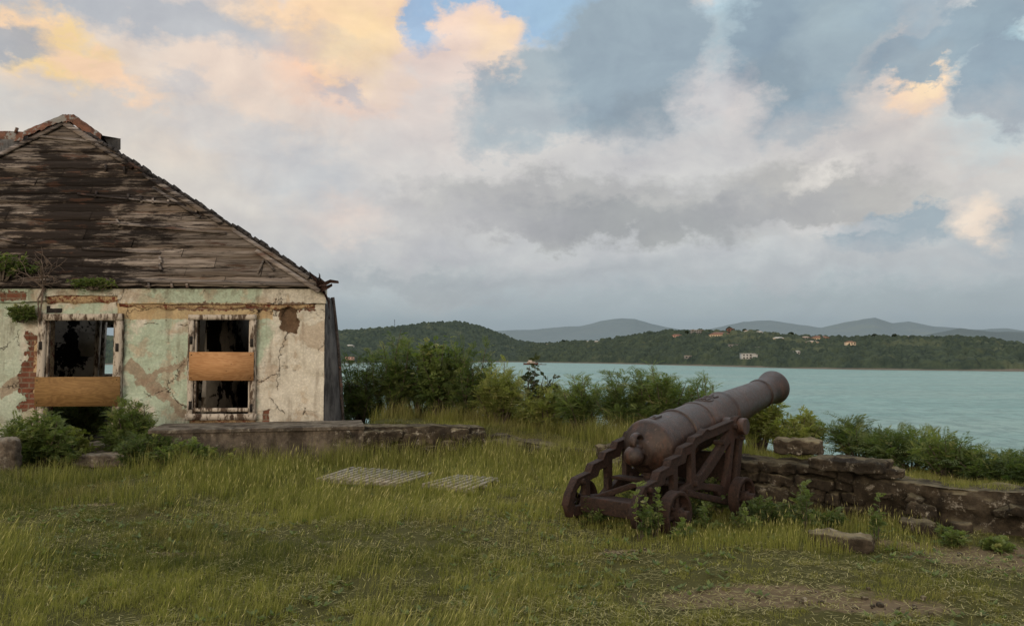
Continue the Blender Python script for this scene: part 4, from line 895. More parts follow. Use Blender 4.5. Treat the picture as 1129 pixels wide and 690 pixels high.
b = MB(); b.lathe(W(-.08, 0, .05), (0, 0, 1), [(0, .12), (.05, .12), (.10, .07), (.20, .06), (.28, .10), (.34, .11)], 20); b.lathe(W(-.02, 0, .40), (0, 0, 1), [(0, .05), (.05, .05), (.05, .03)], 12)
b.build('elevating_post', MAT['carr'], cannon, smooth=40)
b = MB(); bar(b, W(.62, -.33, .30), W(.98, -.33, .15), .05, .06); bar(b, W(.0, .39, .30), W(.78, .41, .11), .05, .06); bar(b, W(.0, -.39, .30), W(.78, -.41, .11), .05, .06); bevel(b.build('side_stay', MAT['carr'], cannon), .006)
for s_, r_ in ((-.40, .205), (.86, .195)):
    b = MB(); b.lathe(W(s_, -.66, r_ - .03), TA, [(0, 0), (0, .042), (.01, .048), (1.31, .048), (1.32, .042), (1.32, 0)], 20); bar(b, W(s_, -.40, r_ - .02), W(s_, .40, r_ - .02), .13, .12); b.build('axle', MAT['carr'], cannon, smooth=40)
def wheel(s_, t, r_):
    c = W(s_, t, r_ - .03); b = MB(); wd = .11; sgn = 1
    b.lathe(c - TA * wd / 2, TA, [(.004, r_ - .035), (0, r_ - .028), (0, r_ - .006), (.006, r_), (wd - .006, r_), (wd, r_ - .006), (wd, r_ - .028), (wd - .004, r_ - .035), (.004, r_ - .035)], 40)
    o = b.build('wheel', MAT['carr'], cannon, smooth=40)
    b = MB(); b.lathe(c - TA * .07, TA, [(0, 0), (0, .055), (.01, .064), (.13, .064), (.14, .055), (.14, 0)], 24); b.build('hub', MAT['carr'], o, smooth=40)
    for k in range(6):
        a = k * math.pi / 3 + .3; d = SA * math.cos(a) + np.array([0, 0, math.sin(a)]); b = MB(); b.tube([c + d * .058, c + d * (r_ * .55), c + d * (r_ - .033)], [.024, .018, .024], 8); b.build('spoke', MAT['carr'], o, smooth=60)
for s_, r_ in ((-.40, .205), (.86, .195)):
    for t in (.52, -.52): wheel(s_, t, r_)

# ------------------------------------------------------------------ walls and stones
def sz_at(x, y): return float(gz(np.array([x]), np.array([y]))[0])
plat = empty('concrete_platform', (-3.8, 12.2, 0), 'low stained concrete platform wall with pale worn top in front of the ruined house', 'low wall')
PA = np.array(at(168, 474.5, 11.5)); PB = np.array(at(401, 470, 12.15)); PB[2] = PA[2] = .5
def slab_block(b, a, c_, depth, z0, z1, rag, seed, n=60, topin=0.0):
    a = np.array(a[:2]); c_ = np.array(c_[:2]); u = c_ - a; L = np.linalg.norm(u); u /= L; nv = np.array([-u[1], u[0]]); V = []; Fs = []; m_ = 7
    S = np.linspace(0, L, n + 1)
    for i in range(n + 1):
        p = a + u * S[i]
        for k in range(m_):
            z = z0 + (z1 - z0) * k / (m_ - 1); d = (float(fbm(np.array([S[i] * 2.5]), np.array([z * 4.]), 0, seed, 4)[0]) - .5) * rag
            V.append((p[0] - nv[0] * d, p[1] - nv[1] * d, z + (d * .3 if k == m_ - 1 else 0)))
        V.append((p[0] + nv[0] * .05, p[1] + nv[1] * .05, z1 + .012)); V.append((p[0] + nv[0] * depth, p[1] + nv[1] * depth, z1)); V.append((p[0] + nv[0] * depth, p[1] + nv[1] * depth, z0))
    m2 = m_ + 3
    for i in range(n):
        for k in range(m2 - 1): q = i * m2 + k; Fs.append((q, q + m2, q + m2 + 1, q + 1))
    Fs += [tuple(range(m2))[::-1], tuple(n * m2 + k for k in range(m2))]; b.add(V, Fs, tint=.55)
b = MB(); slab_block(b, PA, PB, 1.1, -.15, .46, .05, 3); b.build('wall_body', MAT['concrete'], plat, smooth=40)
b = MB(); slab_block(b, PA - (.04, .05, 0), PB + (.02, -.05, 0), 1.15, .462, .505, .015, 5); b.build('coping', MAT['concrete'], plat, smooth=30)
# retaining wall of rubble running from platform behind the cannon to the right edge
def rubble(name, path, hts, label, seed, thick=.4, course=3, capstone=True, smin=.16, smax=.42):
    path = [np.array(p, float) for p in path]; mid = path[len(path) // 2]; o = empty(name, (mid[0], mid[1], 0), label, 'stone wall')
    rs = np.random.default_rng(seed); b = MB(); core = MB(); segL = [np.linalg.norm(path[i + 1] - path[i]) for i in range(len(path) - 1)]; cum = np.concatenate([[0], np.cumsum(segL)]); T_ = cum[-1]
    def P(s_): i = min(np.searchsorted(cum, s_, 'right') - 1, len(path) - 2); t = (s_ - cum[i]) / segL[i]; p = path[i] * (1 - t) + path[i + 1] * t; u = (path[i + 1] - path[i]) / segL[i]; return p, u, hts[i] * (1 - t) + hts[i + 1] * t
    n = int(T_ / .15) + 1; V = []; Fs = []
    for i in range(n + 1):
        p, u, h = P(min(T_ - 1e-4, T_ * i / n)); nv = np.array([-u[1], u[0]]); a = p + nv * .09; c_ = p + nv * thick; V += [(a[0], a[1], -.1), (a[0], a[1], h - .06), (c_[0], c_[1], h - .04), (c_[0], c_[1], -.1)]
    for i in range(n):
        for k in range(3): q = i * 4 + k; Fs.append((q, q + 4, q + 5, q + 1))
    core.add(V, Fs, tint=.4); core.build('wall_core', MAT['mortar'], o)
    for k in range(course):
        s_ = rs.uniform(0, .1)
        while s_ < T_ - .05:
            L = rs.uniform(smin, smax) * (1.25 if k == course - 1 else 1); L = min(L, T_ - s_); p, u, h = P(min(T_ - 1e-3, s_ + L / 2)); nv = np.array([-u[1], u[0]]); ch = (h + .03) / course
            z = -.03 + ch * (k + .5); cap = k == course - 1
            dpt = rs.uniform(.2, .3) if not cap else thick + .1; p2 = p + nv * (dpt / 2 - .05 + rs.uniform(-.03, .05))
            b.rock((p2[0], p2[1], z + rs.uniform(-.02, .02)), (L * .99, dpt, ch * rs.uniform(.86, 1.05)), math.atan2(u[1], u[0]) + rs.uniform(-.06, .06), int(rs.integers(1e5)), 7, .07, 12, rs.uniform(-.10, .10))
            s_ += L * rs.uniform(.96, 1.05)
    b.build('stones', MAT['stone'], o, smooth=50); return o
wp = [(3.15, 8.05), (4.42, 7.15), (5.2, 6.75), (6.2, 6.2), (8, 5.4)]
def eroded(o, path, hts, thick, seed, rag, mat, name, n_z=16, step=.035, top=.12, under=.0):
    # one continuous eroded masonry body: displaced front face, broken top
    path = [np.array(p, float) for p in path]; segL = [np.linalg.norm(path[i + 1] - path[i]) for i in range(len(path) - 1)]; cum = np.concatenate([[0], np.cumsum(segL)]); n = int(cum[-1] / step); S = np.linspace(0, cum[-1] - 1e-4, n + 1)
    px_ = np.interp(S, cum, [p[0] for p in path]); py_ = np.interp(S, cum, [p[1] for p in path]); hh = np.interp(S, cum, hts); tx = np.gradient(px_); ty = np.gradient(py_)
    k = np.ones(9) / 9; tx = np.convolve(np.pad(tx, 4, 'edge'), k, 'valid'); ty = np.convolve(np.pad(ty, 4, 'edge'), k, 'valid'); L = np.hypot(tx, ty); nx, ny = -ty / L, tx / L
    nt = 12; M_ = n_z + nt; U = np.zeros((n + 1, M_, 3))
    for j in range(M_):
        if j < n_z: q = j / (n_z - 1); off = np.zeros(n + 1); z = -.12 + (hh + .12) * q
        else: off = thick * (j - n_z + 1) / nt + np.zeros(n + 1); z = hh.copy()
        X = px_ + nx * off; Y = py_ + ny * off
        big = fbm(X * 2.6, Y * 2.6, z * 4.5, seed, 3) - .5; ridge = np.abs(fbm(X * 5, Y * 5, z * 8, seed + 4, 4) - .5) * 2; fine = fbm(X * 22, Y * 22, z * 22, seed + 8, 3) - .5
        if j < n_z:
            dd = rag * (big * 1.6 - ridge * .7) + fine * .03; dd = dd - under * math.sin(math.pi * min(1, q * 1.15)) ** 2 * (.5 + big); rnd = .05 * max(0, q - .85) / .15
            X = X - nx * (dd - rnd); Y = Y - ny * (dd - rnd); z = z + big * top * .6 * max(0, q - .4)
        else:
            dd = rag * (big * 1.6 - ridge * .7) * (1 - (j - n_z + 1) / nt); X = X - nx * dd; Y = Y - ny * dd; z = z + (big * top * .6 + fine * .02 - ridge * .02) + (.015 if j < M_ - 1 else -.3)
        U[:, j] = np.stack([X, Y, z], -1)
    i = (np.arange(n)[:, None] * M_ + np.arange(M_ - 1)[None]).ravel(); f = np.stack([i, i + M_, i + M_ + 1, i + 1], 1)
    b = MB(); b.add(U.reshape(-1, 3), f, tint=.5); b.add(U[0], [tuple(range(M_))[::-1]], tint=.4); b.add(U[-1], [tuple(range(M_))], tint=.4); b.build(name, mat, o, smooth=60)
o = rubble('parapet_wall', [(2.1, 9.35), (2.45, 8.85), (2.9, 8.35), (3.4, 7.95)], [.40, .47, .48, .46], 'dark rubble stone parapet wall with flat capstones just right of the cannon', 31, .45, 4, smin=.12, smax=.42)
o = empty('eroded_wall', (4.5, 7.15, 0), 'broad eroded stone wall with a dirt and grass top at the right edge', 'stone wall')
eroded(o, [(3.32, 8.0), (3.9, 7.5), (4.5, 7.15), (5.3, 6.72), (6.2, 6.25), (8, 5.4)], [.38, .34, .35, .33, .28, .25], .62, 12, .20, MAT['stone'], 'wall_body', top=.16, under=.12)
b = MB(); r3 = np.random.default_rng(9)
for k in range(26):
    t = r3.random(); x = 3.35 + t * 3.2; y = float(np.interp(x, [3.32, 3.9, 4.5, 5.3, 6.2, 8], [8.0, 7.5, 7.15, 6.72, 6.25, 5.4])) - r3.uniform(-.02, .07); z = r3.uniform(.0, .26); sz_ = r3.uniform(.10, .30)
    b.rock((x, y, z), (sz_, .16, sz_ * r3.uniform(.4, .75)), -.6 + r3.uniform(-.3, .3), 500 + k, 5, .10, 10, r3.uniform(-.4, .4))
b.build('embedded_stones', MAT['stone'], o, smooth=50)
o = empty('retaining_wall', (-1.3, 12.3, 0), 'mossy rubble retaining wall joined to the end of the concrete platform', 'stone wall')
eroded(o, [(-2.27, 12.2), (-1.2, 12.3), (-.4, 12.5)], [.47, .47, .43], .6, 35, .10, MAT['stone'], 'wall_body', top=.06)
b = MB()
for k in range(12): x = -2.1 + 1.6 * k / 11; b.rock((x, 12.22 + (x + 2.2) * .15, r3.uniform(.1, .36)), (r3.uniform(.18, .4), .2, r3.uniform(.12, .22)), r3.uniform(-.1, .3), 700 + k, 6, .08, 10, r3.uniform(-.2, .2))
b.build('embedded_stones', MAT['stone'], o, smooth=50)
o = empty('broken_wall', (.9, 11.5, 0), 'low broken rubble wall half buried in grass behind the cannon', 'stone wall')
eroded(o, [(-.4, 12.5), (.3, 12.2), (1.0, 11.4), (1.45, 10.4), (2.1, 9.4)], [.34, .22, .20, .27, .38], .5, 47, .16, MAT['stone'], 'wall_body', top=.16)
b = MB()
for k in range(22):
    t = k / 21; x = -.35 + 2.4 * t; y = float(np.interp(x, [-.4, .3, 1.0, 1.45, 2.1], [12.5, 12.2, 11.4, 10.4, 9.4])); b.rock((x, y - .03, r3.uniform(.0, .2)), (r3.uniform(.16, .36), .22, r3.uniform(.1, .2)), r3.uniform(-1, .1), 800 + k, 6, .08, 10, r3.uniform(-.3, .3))
b.build('embedded_stones', MAT['stone'], o, smooth=50)
def loose(name, px, py, D_, size, rotz, seed, label, tilt=0, z=None, m_='stone', **k):
    x, y, zz = at(px, py, D_); zz = z if z is not None else sz_at(x, y) + size[2] * .3
    b = MB(); b.rock((x, y, zz), size, rotz, seed, 7, .08, 22, tilt, **k); o = b.build(name, MAT[m_], smooth=60); tag(o, label, 'stone', 'loose stones around the walls'); return o
loose('stone_block', 880, 496, 8.75, (.50, .32, .17), -.5, 5, 'squared pale lichened block lying on top of the wall right of the cannon', z=.60, tint=.9)
loose('stone_slab', 938, 516, 8.1, (.72, .5, .13), -.75, 6, 'long flat mossy slab on the wall top beside the squared block', z=.50, tint=.6)
loose('fallen_stone', 926, 596, 6.75, (.50, .24, .16), -.35, 7, 'pale fallen stone lying in the grass in front of the parapet wall', .06, tint=1.0)
loose('stone_slab', 975, 520, 7.95, (.34, .3, .10), -.3, 9, 'small slab at the step where the wall drops to the right', z=.44, tint=.8)
loose('small_stone', 383, 474, 12.0, (.10, .1, .10), .3, 12, 'small yellowish stone stuck at the end of the concrete platform top', z=.40, tint=1.2)
loose('upright_stone', 3, 503, 10.8, (.42, .22, .60), .1, 14, 'grey brown rounded slab standing at the left edge by the bush', z=.18, m_='concrete', tint=.7)
loose('door_step', 112, 519, 11.9, (1.05, .5, .20), 0.02, 15, 'worn stone doorstep between the two bushes below the doorway', z=.05, m_='concrete', tint=.9)
loose('door_step', 112, 508, 12.6, (1.3, .5, .2), 0.02, 16, 'upper worn step right under the boarded doorway', z=.12, m_='concrete', tint=.6)
loose('small_stone', 853, 530, 8.55, (.35, .22, .2), -.6, 18, 'dark stone leaning at the wall foot behind the front wheel', z=.12, tint=.4)
loose('small_stone', 1012, 578, 7.3, (.3, .2, .15), -.6, 19, 'dark fallen stone at the foot of the eroded wall', tint=.5)
loose('small_stone', 668, 489, 10.9, (.28, .2, .16), .2, 20, 'dark stone on the broken wall left of the cannon', z=.30, tint=.5)
# slatted grilles lying in the grass
def grille(name, quad, nslat, label, z0=.05):
    P_ = [np.array(at(px, py, D_)) for (px, py, D_) in quad]   # corners: near-left, near-right, far-right, far-left
    cx = sum(P_) / 4; o = empty(name, (cx[0], cx[1], 0), label, 'wooden grille', 'slatted wooden grilles lying in the grass')
    for p in P_: p[2] = sz_at(p[0], p[1]) + z0
    P_ = [P_[1], P_[2], P_[3], P_[0]]
    a, b_, c_, d = P_
    for k in range(nslat):
        t = (k + .5) / nslat; p = a + (d - a) * t; q = b_ + (c_ - b_) * t; ax = q - p; L = np.linalg.norm(ax); ax /= L; s_ = MB(); sd = np.cross((0, 0, 1), ax)
        w_ = np.linalg.norm(d - a) / nslat * .42; s_.box((p + q) / 2 + (0, 0, .02), (L * rr.uniform(.92, 1.0), w_, .022), Matrix((tuple(ax), tuple(sd), (0, 0, 1))).transposed() @ Matrix.Rotation(rr.uniform(-.015, .015), 3, 'Z')); s_.build('slat', MAT['slat'], o)
    for t in (.08, .5, .92):
        p = a + (b_ - a) * t; q = d + (c_ - d) * t; ax = q - p; L = np.linalg.norm(ax); ax /= L; sd = np.cross((0, 0, 1), ax); s_ = MB(); s_.box((p + q) / 2 - (0, 0, .012), (L * .96, .06, .035), Matrix((tuple(ax), tuple(sd), (0, 0, 1))).transposed()); s_.build('bearer', MAT['slat'], o)
MAT['slat'] = m_simple('sun_bleached_wood', C(.21, .185, .145), C(.42, .38, .31), 8, .9, .6, sc=(1, 1, 1), c3=C(.09, .075, .06))
def quadD(px, py, z): return (px, py, (EYE - z) * F / (py - HOR))
grille('wooden_grille', [quadD(345, 526, .06), quadD(440, 533, .06), quadD(482, 519, .06), quadD(388, 513, .06)], 13, 'larger pale slatted grille lying in tall grass, left of two', .05)
grille('wooden_grille', [quadD(462, 534, .06), quadD(520, 540.5, .06), quadD(552, 527.5, .06), quadD(505, 522.5, .06)], 7, 'smaller slatted grille lying in the grass, right of two', .05)

# ------------------------------------------------------------------ vegetation
def norm(v): return v / (np.linalg.norm(v, axis=-1, keepdims=True) + 1e-9)
def fronds(b, P_, Dr, Ln, npair, lw, ll, rs, tint, tip, droop=.5, ang=.95):
    n = len(P_); Dr = norm(Dr); side = norm(np.cross(Dr, np.array([0, 0, 1.0]) + rs.normal(size=(n, 3)) * .35)); upn = norm(np.cross(side, Dr))
    T_ = (np.arange(npair) + .6) / npair; V = []; TI = []; TP = []
    for k, t in enumerate(T_):
        c = P_ + Dr * (Ln * t)[:, None]; c[:, 2] -= droop * Ln * t * t * .6
        fw = Dr.copy(); fw[:, 2] -= droop * t; fw = norm(fw); env = math.sin(math.pi * min(1, .25 + .75 * t)) * .75 + .3
        for sg in (-1, 1):
            L = (ll * env * rs.uniform(.8, 1.2, n))[:, None]; d = norm(side * sg * ang + fw * .55 - upn * rs.uniform(0, .35, n)[:, None]); wv = norm(np.cross(d, upn + rs.normal(size=(n, 3)) * .35)) * (lw * env)
            V.append(np.stack([c, c + d * L * .45 + wv, c + d * L, c + d * L * .45 - wv], 1)); TI.append(np.repeat(tint * rs.uniform(.75, 1.2, n), 4)); TP.append(np.repeat(tip, 4))
    V = np.stack(V, 1).reshape(-1, 3); TI = np.stack([q.reshape(n, 4) for q in TI], 1).ravel(); TP = np.stack([q.reshape(n, 4) for q in TP], 1).ravel()
    b.add(V, np.arange(len(V)).reshape(-1, 4), tint=np.clip(TI, 0, 1), tip=np.clip(TP, 0, 1))
def bush(name, base, size, h, label, cat='bush', mat='leafd', nb=60, per=16, frond=(.27, 11), leaf=(.0062, .052), seed=1, group=None, lean=(0, 0), skirt=.25, droop=.5, stemr=.014, spike=.25, bark='bark', zoff=0):
    rs = np.random.default_rng(seed); x0, y0 = base; z0 = sz_at(x0, y0) + zoff; o = empty(name, (x0, y0, z0), label, cat, group)
    st = MB(); fo = MB(); PP = []; DD = []; TT = []; root = np.array([x0, y0, z0])
    for i in range(nb):
        a = rs.uniform(0, 2 * math.pi); r_ = rs.uniform(.1, 1) ** .6; zt = h * (skirt + (1 - skirt) * rs.uniform(0, 1) ** .8) * (1 - .35 * r_ ** 2) 
        if rs.random() < spike: zt *= rs.uniform(1.0, 1.22); r_ *= .8
        tip_ = root + np.array([math.cos(a) * r_ * size[0] + lean[0] * zt, math.sin(a) * r_ * size[1] + lean[1] * zt, zt]); b0 = root + np.array([math.cos(a) * r_ * size[0] * .35 * rs.random(), math.sin(a) * r_ * size[1] * .35 * rs.random(), -.05])
        midp = (b0 + tip_) / 2 + np.array([0, 0, .12 * h]) + rs.normal(size=3) * .05 * h; t = np.linspace(0, 1, 7)[:, None]; pts = b0 * (1 - t) ** 2 + 2 * midp * t * (1 - t) + tip_ * t ** 2
        if i % 2 == 0 or nb < 40: st.tube(pts, np.linspace(stemr, stemr * .25, 7), 4, cap=False)
        tt = rs.uniform(.35, 1.0, per); tt = np.sort(tt)[:, None]; q = b0 * (1 - tt) ** 2 + 2 * midp * tt * (1 - tt) + tip_ * tt ** 2; tg = norm(2 * (1 - tt) * (midp - b0) + 2 * tt * (tip_ - midp))
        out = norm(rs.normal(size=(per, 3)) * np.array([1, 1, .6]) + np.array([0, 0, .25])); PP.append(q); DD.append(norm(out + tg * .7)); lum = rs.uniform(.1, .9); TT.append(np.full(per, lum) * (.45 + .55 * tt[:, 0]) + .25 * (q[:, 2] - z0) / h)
    PP = np.concatenate(PP); DD = np.concatenate(DD); TT = np.concatenate(TT); n = len(PP)
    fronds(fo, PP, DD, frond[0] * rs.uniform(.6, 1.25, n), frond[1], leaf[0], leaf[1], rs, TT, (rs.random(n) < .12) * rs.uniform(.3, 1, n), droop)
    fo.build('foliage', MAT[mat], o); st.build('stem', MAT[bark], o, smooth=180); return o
def bpx(px, D_): return ((px - CX) / F * D_, D_)
B = 'bushes along the cliff edge behind the walls'
bush('feathery_bush', bpx(398, 15.2), (.62, .6), 1.62, 'tall feathery bush against the right corner of the ruined house', seed=1, nb=85, per=17, group=B)
bush('feathery_bush', bpx(432, 15.4), (.6, .6), 1.62, 'tallest feathery bush, light fronds poking above the hill line', seed=2, nb=80, per=17, mat='leafm', group=B)
bush('leafy_bush', bpx(487, 14.9), (.55, .55), 1.62, 'rounded bush with mixed pale and dark leaves above the retaining wall', seed=3, nb=110, per=17, frond=(.17, 5), leaf=(.018, .06), mat='leafm', group=B)
bush('leafy_bush', bpx(520, 14.6), (.50, .5), 1.45, 'dense dark bush right of the mixed leaved one', seed=4, nb=75, per=16, mat='leafd', group=B)
bush('feathery_bush', bpx(462, 15.6), (.45, .5), 1.35, 'low dark bush filling the gap between the tall ones', seed=5, nb=70, per=16, group=B)
bush('feathery_bush', bpx(552, 14.0), (.45, .5), 1.05, 'yellow green bush at the edge of the open water view', seed=6, nb=80, per=15, mat='leafy', group=B)
bush('broadleaf_shrub', bpx(590, 13.6), (.34, .3), 1.28, 'sparse shrub with large drooping dark leaves seen against the water', 'shrub', 'leafb', 15, 7, (.12, 3), (.035, .11), 7, B, lean=(.10, 0), skirt=.5, droop=.9)
bush('feathery_bush', bpx(600, 13.4), (.5, .5), .80, 'low yellowish bush under the broad leaved shrub', seed=8, nb=75, per=14, mat='leafy', group=B)
bush('feathery_bush', bpx(640, 13.0), (.45, .5), .92, 'small airy bush with light tips left of the cannon', seed=9, nb=60, per=13, mat='leafm', group=B, spike=.4)
bush('feathery_bush', bpx(690, 12.5), (.55, .5), .98, 'dark green bush directly behind the breech', seed=10, nb=75, per=16, mat='leafd', group=B)
bush('feathery_bush', bpx(732, 12.2), (.55, .5), 1.08, 'full green bush above the breech end of the barrel', seed=11, nb=80, per=16, mat='leafm', group=B)
bush('feathery_bush', bpx(780, 12.0), (.30, .4), 1.22, 'thin bush with one tall sprig behind the middle of the barrel', seed=12, nb=34, per=12, mat='leafm', group=B, spike=.5)
bush('yellow_weed_clump', bpx(832, 10.9), (.42, .4), .86, 'tall yellow green weeds below the muzzle', 'weeds', 'leafy', 70, 12, (.14, 5), (.012, .06), 13, B, skirt=.5, spike=.4)
bush('yellow_weed_clump', bpx(876, 10.5), (.42, .4), .62, 'shorter yellow green weeds behind the squared block', 'weeds', 'leafy', 70, 12, (.14, 5), (.012, .06), 14, B, skirt=.45)
bush('sprawling_bush', bpx(945, 9.9), (.42, .4), .54, 'dark sprawling bush with arching sprigs against the water', seed=15, nb=42, per=13, mat='leafd', group=B, spike=.4)
bush('sprawling_bush', bpx(1000, 9.4), (.5, .4), .44, 'low dark bush where the wall drops down', seed=16, nb=44, per=14, mat='leafd', group=B, spike=.3)
bush('sprawling_bush', bpx(1038, 8.8), (.38, .35), .46, 'open bush with pale bare stems above the eroded wall', seed=17, nb=36, per=11, mat='leafm', group=B, spike=.4)
bush('sprawling_bush', bpx(1085, 8.6), (.45, .4), .33, 'dark bush sloping down toward the right edge', seed=18, nb=40, per=13, mat='leafd', group=B)
bush('sprawling_bush', bpx(1128, 8.3), (.4, .4), .27, 'lowest dark bush at the far right edge', seed=19, nb=60, per=13, mat='leafd', group=B)
bush('sprawling_bush', bpx(1190, 8.0), (.5, .4), .36, 'dark bush just past the right edge of the view', seed=20, nb=50, per=13, mat='leafd', group=B)
G2 = 'bushes at the doorway of the ruined house'
bush('door_bush', bpx(46, 11.5), (.56, .45), .80, 'large leafy bush left of the doorstep', seed=21, nb=150, per=16, mat='leafm', group=G2, frond=(.15, 8), leaf=(.008, .042), spike=.4)
bush('door_bush', bpx(78, 11.9), (.4, .35), .62, 'pale small leaved bush crowding the left of the doorway', seed=22, nb=80, per=14, mat='leafy', group=G2, frond=(.12, 4), leaf=(.016, .035))
bush('door_bush', bpx(146, 12.2), (.36, .3), .98, 'tall arching bush at the right jamb of the doorway', seed=23, nb=90, per=14, mat='leafm', group=G2, frond=(.22, 10), leaf=(.007, .05), spike=.4)
bush('door_bush', bpx(165, 11.5), (.46, .3), .50, 'dark low bush at the left end of the concrete platform', seed=24, nb=110, per=15, mat='leafd', group=G2, frond=(.14, 6))
bush('door_bush', bpx(205, 11.2), (.5, .25), .42, 'small weeds along the front of the concrete platform', seed=25, nb=80, per=12, mat='leafm', group=G2, frond=(.12, 5), leaf=(.012, .04), spike=.4)
bush('indoor_bush', bpx(88, 14.4), (.55, .4), .95, 'dim bush growing inside the house behind the doorway', seed=26, nb=70, per=14, mat='leafd', group=G2)
# plants rooted on the house
def bush_at(name, p, size, h, label, **k):
    g_ = sz_at(p[0], p[1]); return bush(name, (p[0], p[1]), size, h, label, zoff=p[2] - g_, **k)
G3 = 'plants rooted high on the ruined house'
q = onroof(5, 308); bush_at('roof_plant', q, (.7, .12), .42, 'green plant mat on the eave at the left edge', seed=31, nb=48, per=9, mat='leafm', group=G3, frond=(.10, 4), leaf=(.016, .035))
q = onroof(105, 318); bush_at('roof_plant', q, (.42, .1), .14, 'small green plants on the eave above the doorway', seed=32, nb=60, per=8, mat='leafm', group=G3, frond=(.08, 3), leaf=(.014, .03))
q = at(25, 352, HD - .12); bush_at('wall_plant', q, (.22, .1), .26, 'small green tuft growing out of the wall left of the door frame', seed=33, nb=60, per=9, mat='leafm', group=G3, frond=(.09, 4), leaf=(.014, .03), skirt=0.0)
# dead twiggy shrub on the roof
q = onroof(48, 318, .02); tw = empty('dead_shrub', tuple(q), 'bare dead twiggy shrub on the roof edge above the door', 'shrub', G3); b = MB(); rs = np.random.default_rng(3)
def twig(p, d, L, r_, lev):
    n = 5; pts = [p]; 
    for i in range(n): d = norm(d + rs.normal(size=3) * .16); pts.append(pts[-1] + d * L / n)
    b.tube(pts, np.linspace(r_, r_ * .5, n + 1), 4, cap=False)
    if lev < 3:
        for k in range(4 if lev else 7): twig(pts[rs.integers(1, n + 1)], norm(d + rs.normal(size=3) * np.array([.9, .25, .6])), L * rs.uniform(.45, .8), r_ * .55, lev + 1)
twig(q, np.array([.05, -.15, 1.0]), .32, .018, 0); twig(q, np.array([.7, -.15, .8]), .4, .014, 1); twig(q, np.array([-.5, -.15, .9]), .35, .012, 1); b.build('twigs', MAT['twig'], tw)
# hanging dead vine left of the door
b = MB(); 
for k in range(5): b.tube([at(47 + rs.uniform(-3, 3), 318, HD - .1), at(44 + rs.uniform(-4, 3), 330, HD - .13), at(43.5 + rs.uniform(-1, 1), 350 + rs.uniform(0, 10), HD - .1)], [.014, .012, .006], 4)
o = b.build('dead_vine', MAT['twig']); tag(o, 'dry brown vine stems hanging at the top left corner of the door frame', 'vine')
# weeds
G4 = 'weeds growing round the carriage and wall'
def weed(px, D_, h, label, mat='leafm', nb=9, seed=1, w_=.12, leaf=(.014, .05)):
    bush('weed', bpx(px, D_), (w_ * .75, w_ * .75), h * .95, label, 'weed', mat, max(4, int(nb * .7)), 20, (.07, 6), (leaf[0] * .42, leaf[1] * .50), seed, G4, skirt=.25, spike=.5, stemr=.004)
weed(703, 6.95, .55, 'tall weed in front of the rear end of the right cheek', seed=41, nb=10); weed(722, 7.1, .42, 'leafy weed between the cheek and the rear right wheel', seed=42, nb=12, w_=.16)
weed(775, 7.6, .30, 'low weeds between the two right wheels', seed=43, nb=12, w_=.3); weed(790, 8.3, .45, 'weeds standing inside the carriage behind the front right wheel', seed=44, nb=18, w_=.25, mat='leafd')
weed(886, 7.3, .50, 'tall leafy weed standing against the parapet wall', seed=45, nb=12); weed(868, 7.7, .34, 'dark weeds at the wall foot right of the front wheel', seed=46, nb=22, w_=.25, mat='leafd')
weed(962, 6.9, .42, 'slender weed right of the fallen stone', seed=47, nb=8, w_=.14, mat='leafm'); weed(820, 7.6, .22, 'low weeds in front of the front right wheel', seed=48, nb=11, w_=.25)
weed(1093, 6.85, .10, 'low broad leaved plant on bare soil by the eroded wall', seed=49, nb=14, w_=.14, leaf=(.028, .07)); weed(765, 8.0, .36, 'dark weeds in the shade under the carriage axle', seed=60, nb=18, w_=.38, mat='leafd'); weed(722, 7.9, .26, 'dark weeds under the rear of the carriage', seed=61, nb=26, w_=.34, mat='leafd'); weed(840, 7.85, .30, 'tangled weeds at the parapet foot nearest the cannon', seed=62, nb=24, w_=.24, mat='leafd'); weed(1045, 7.0, .16, 'thin weeds at the foot of the eroded wall', seed=63, nb=16, w_=.22)  # extra dark-leaved weeds, added partly to deepen the contact shade under the carriage
weed(655, 7.6, .25, 'small weeds in front of the rear transom', seed=50, nb=14, w_=.2); weed(750, 6.95, .2, 'low weeds hiding the foot of the rear right wheel', seed=51, nb=8, w_=.2)
weed(690, 7.9, .3, 'weeds growing up inside the carriage under the breech', seed=52, nb=18, w_=.22, mat='leafd'); weed(905, 7.45, .26, 'bushy weeds at the parapet foot behind the fallen stone', seed=53, nb=22, w_=.28, mat='leafd')
weed(260, 11.0, .42, 'flowering weed in front of the middle of the platform', seed=54, nb=12, w_=.16, mat='leafy'); weed(236, 11.1, .45, 'pale weed in front of the platform left of centre', seed=55, nb=12, w_=.15, mat='leafy')

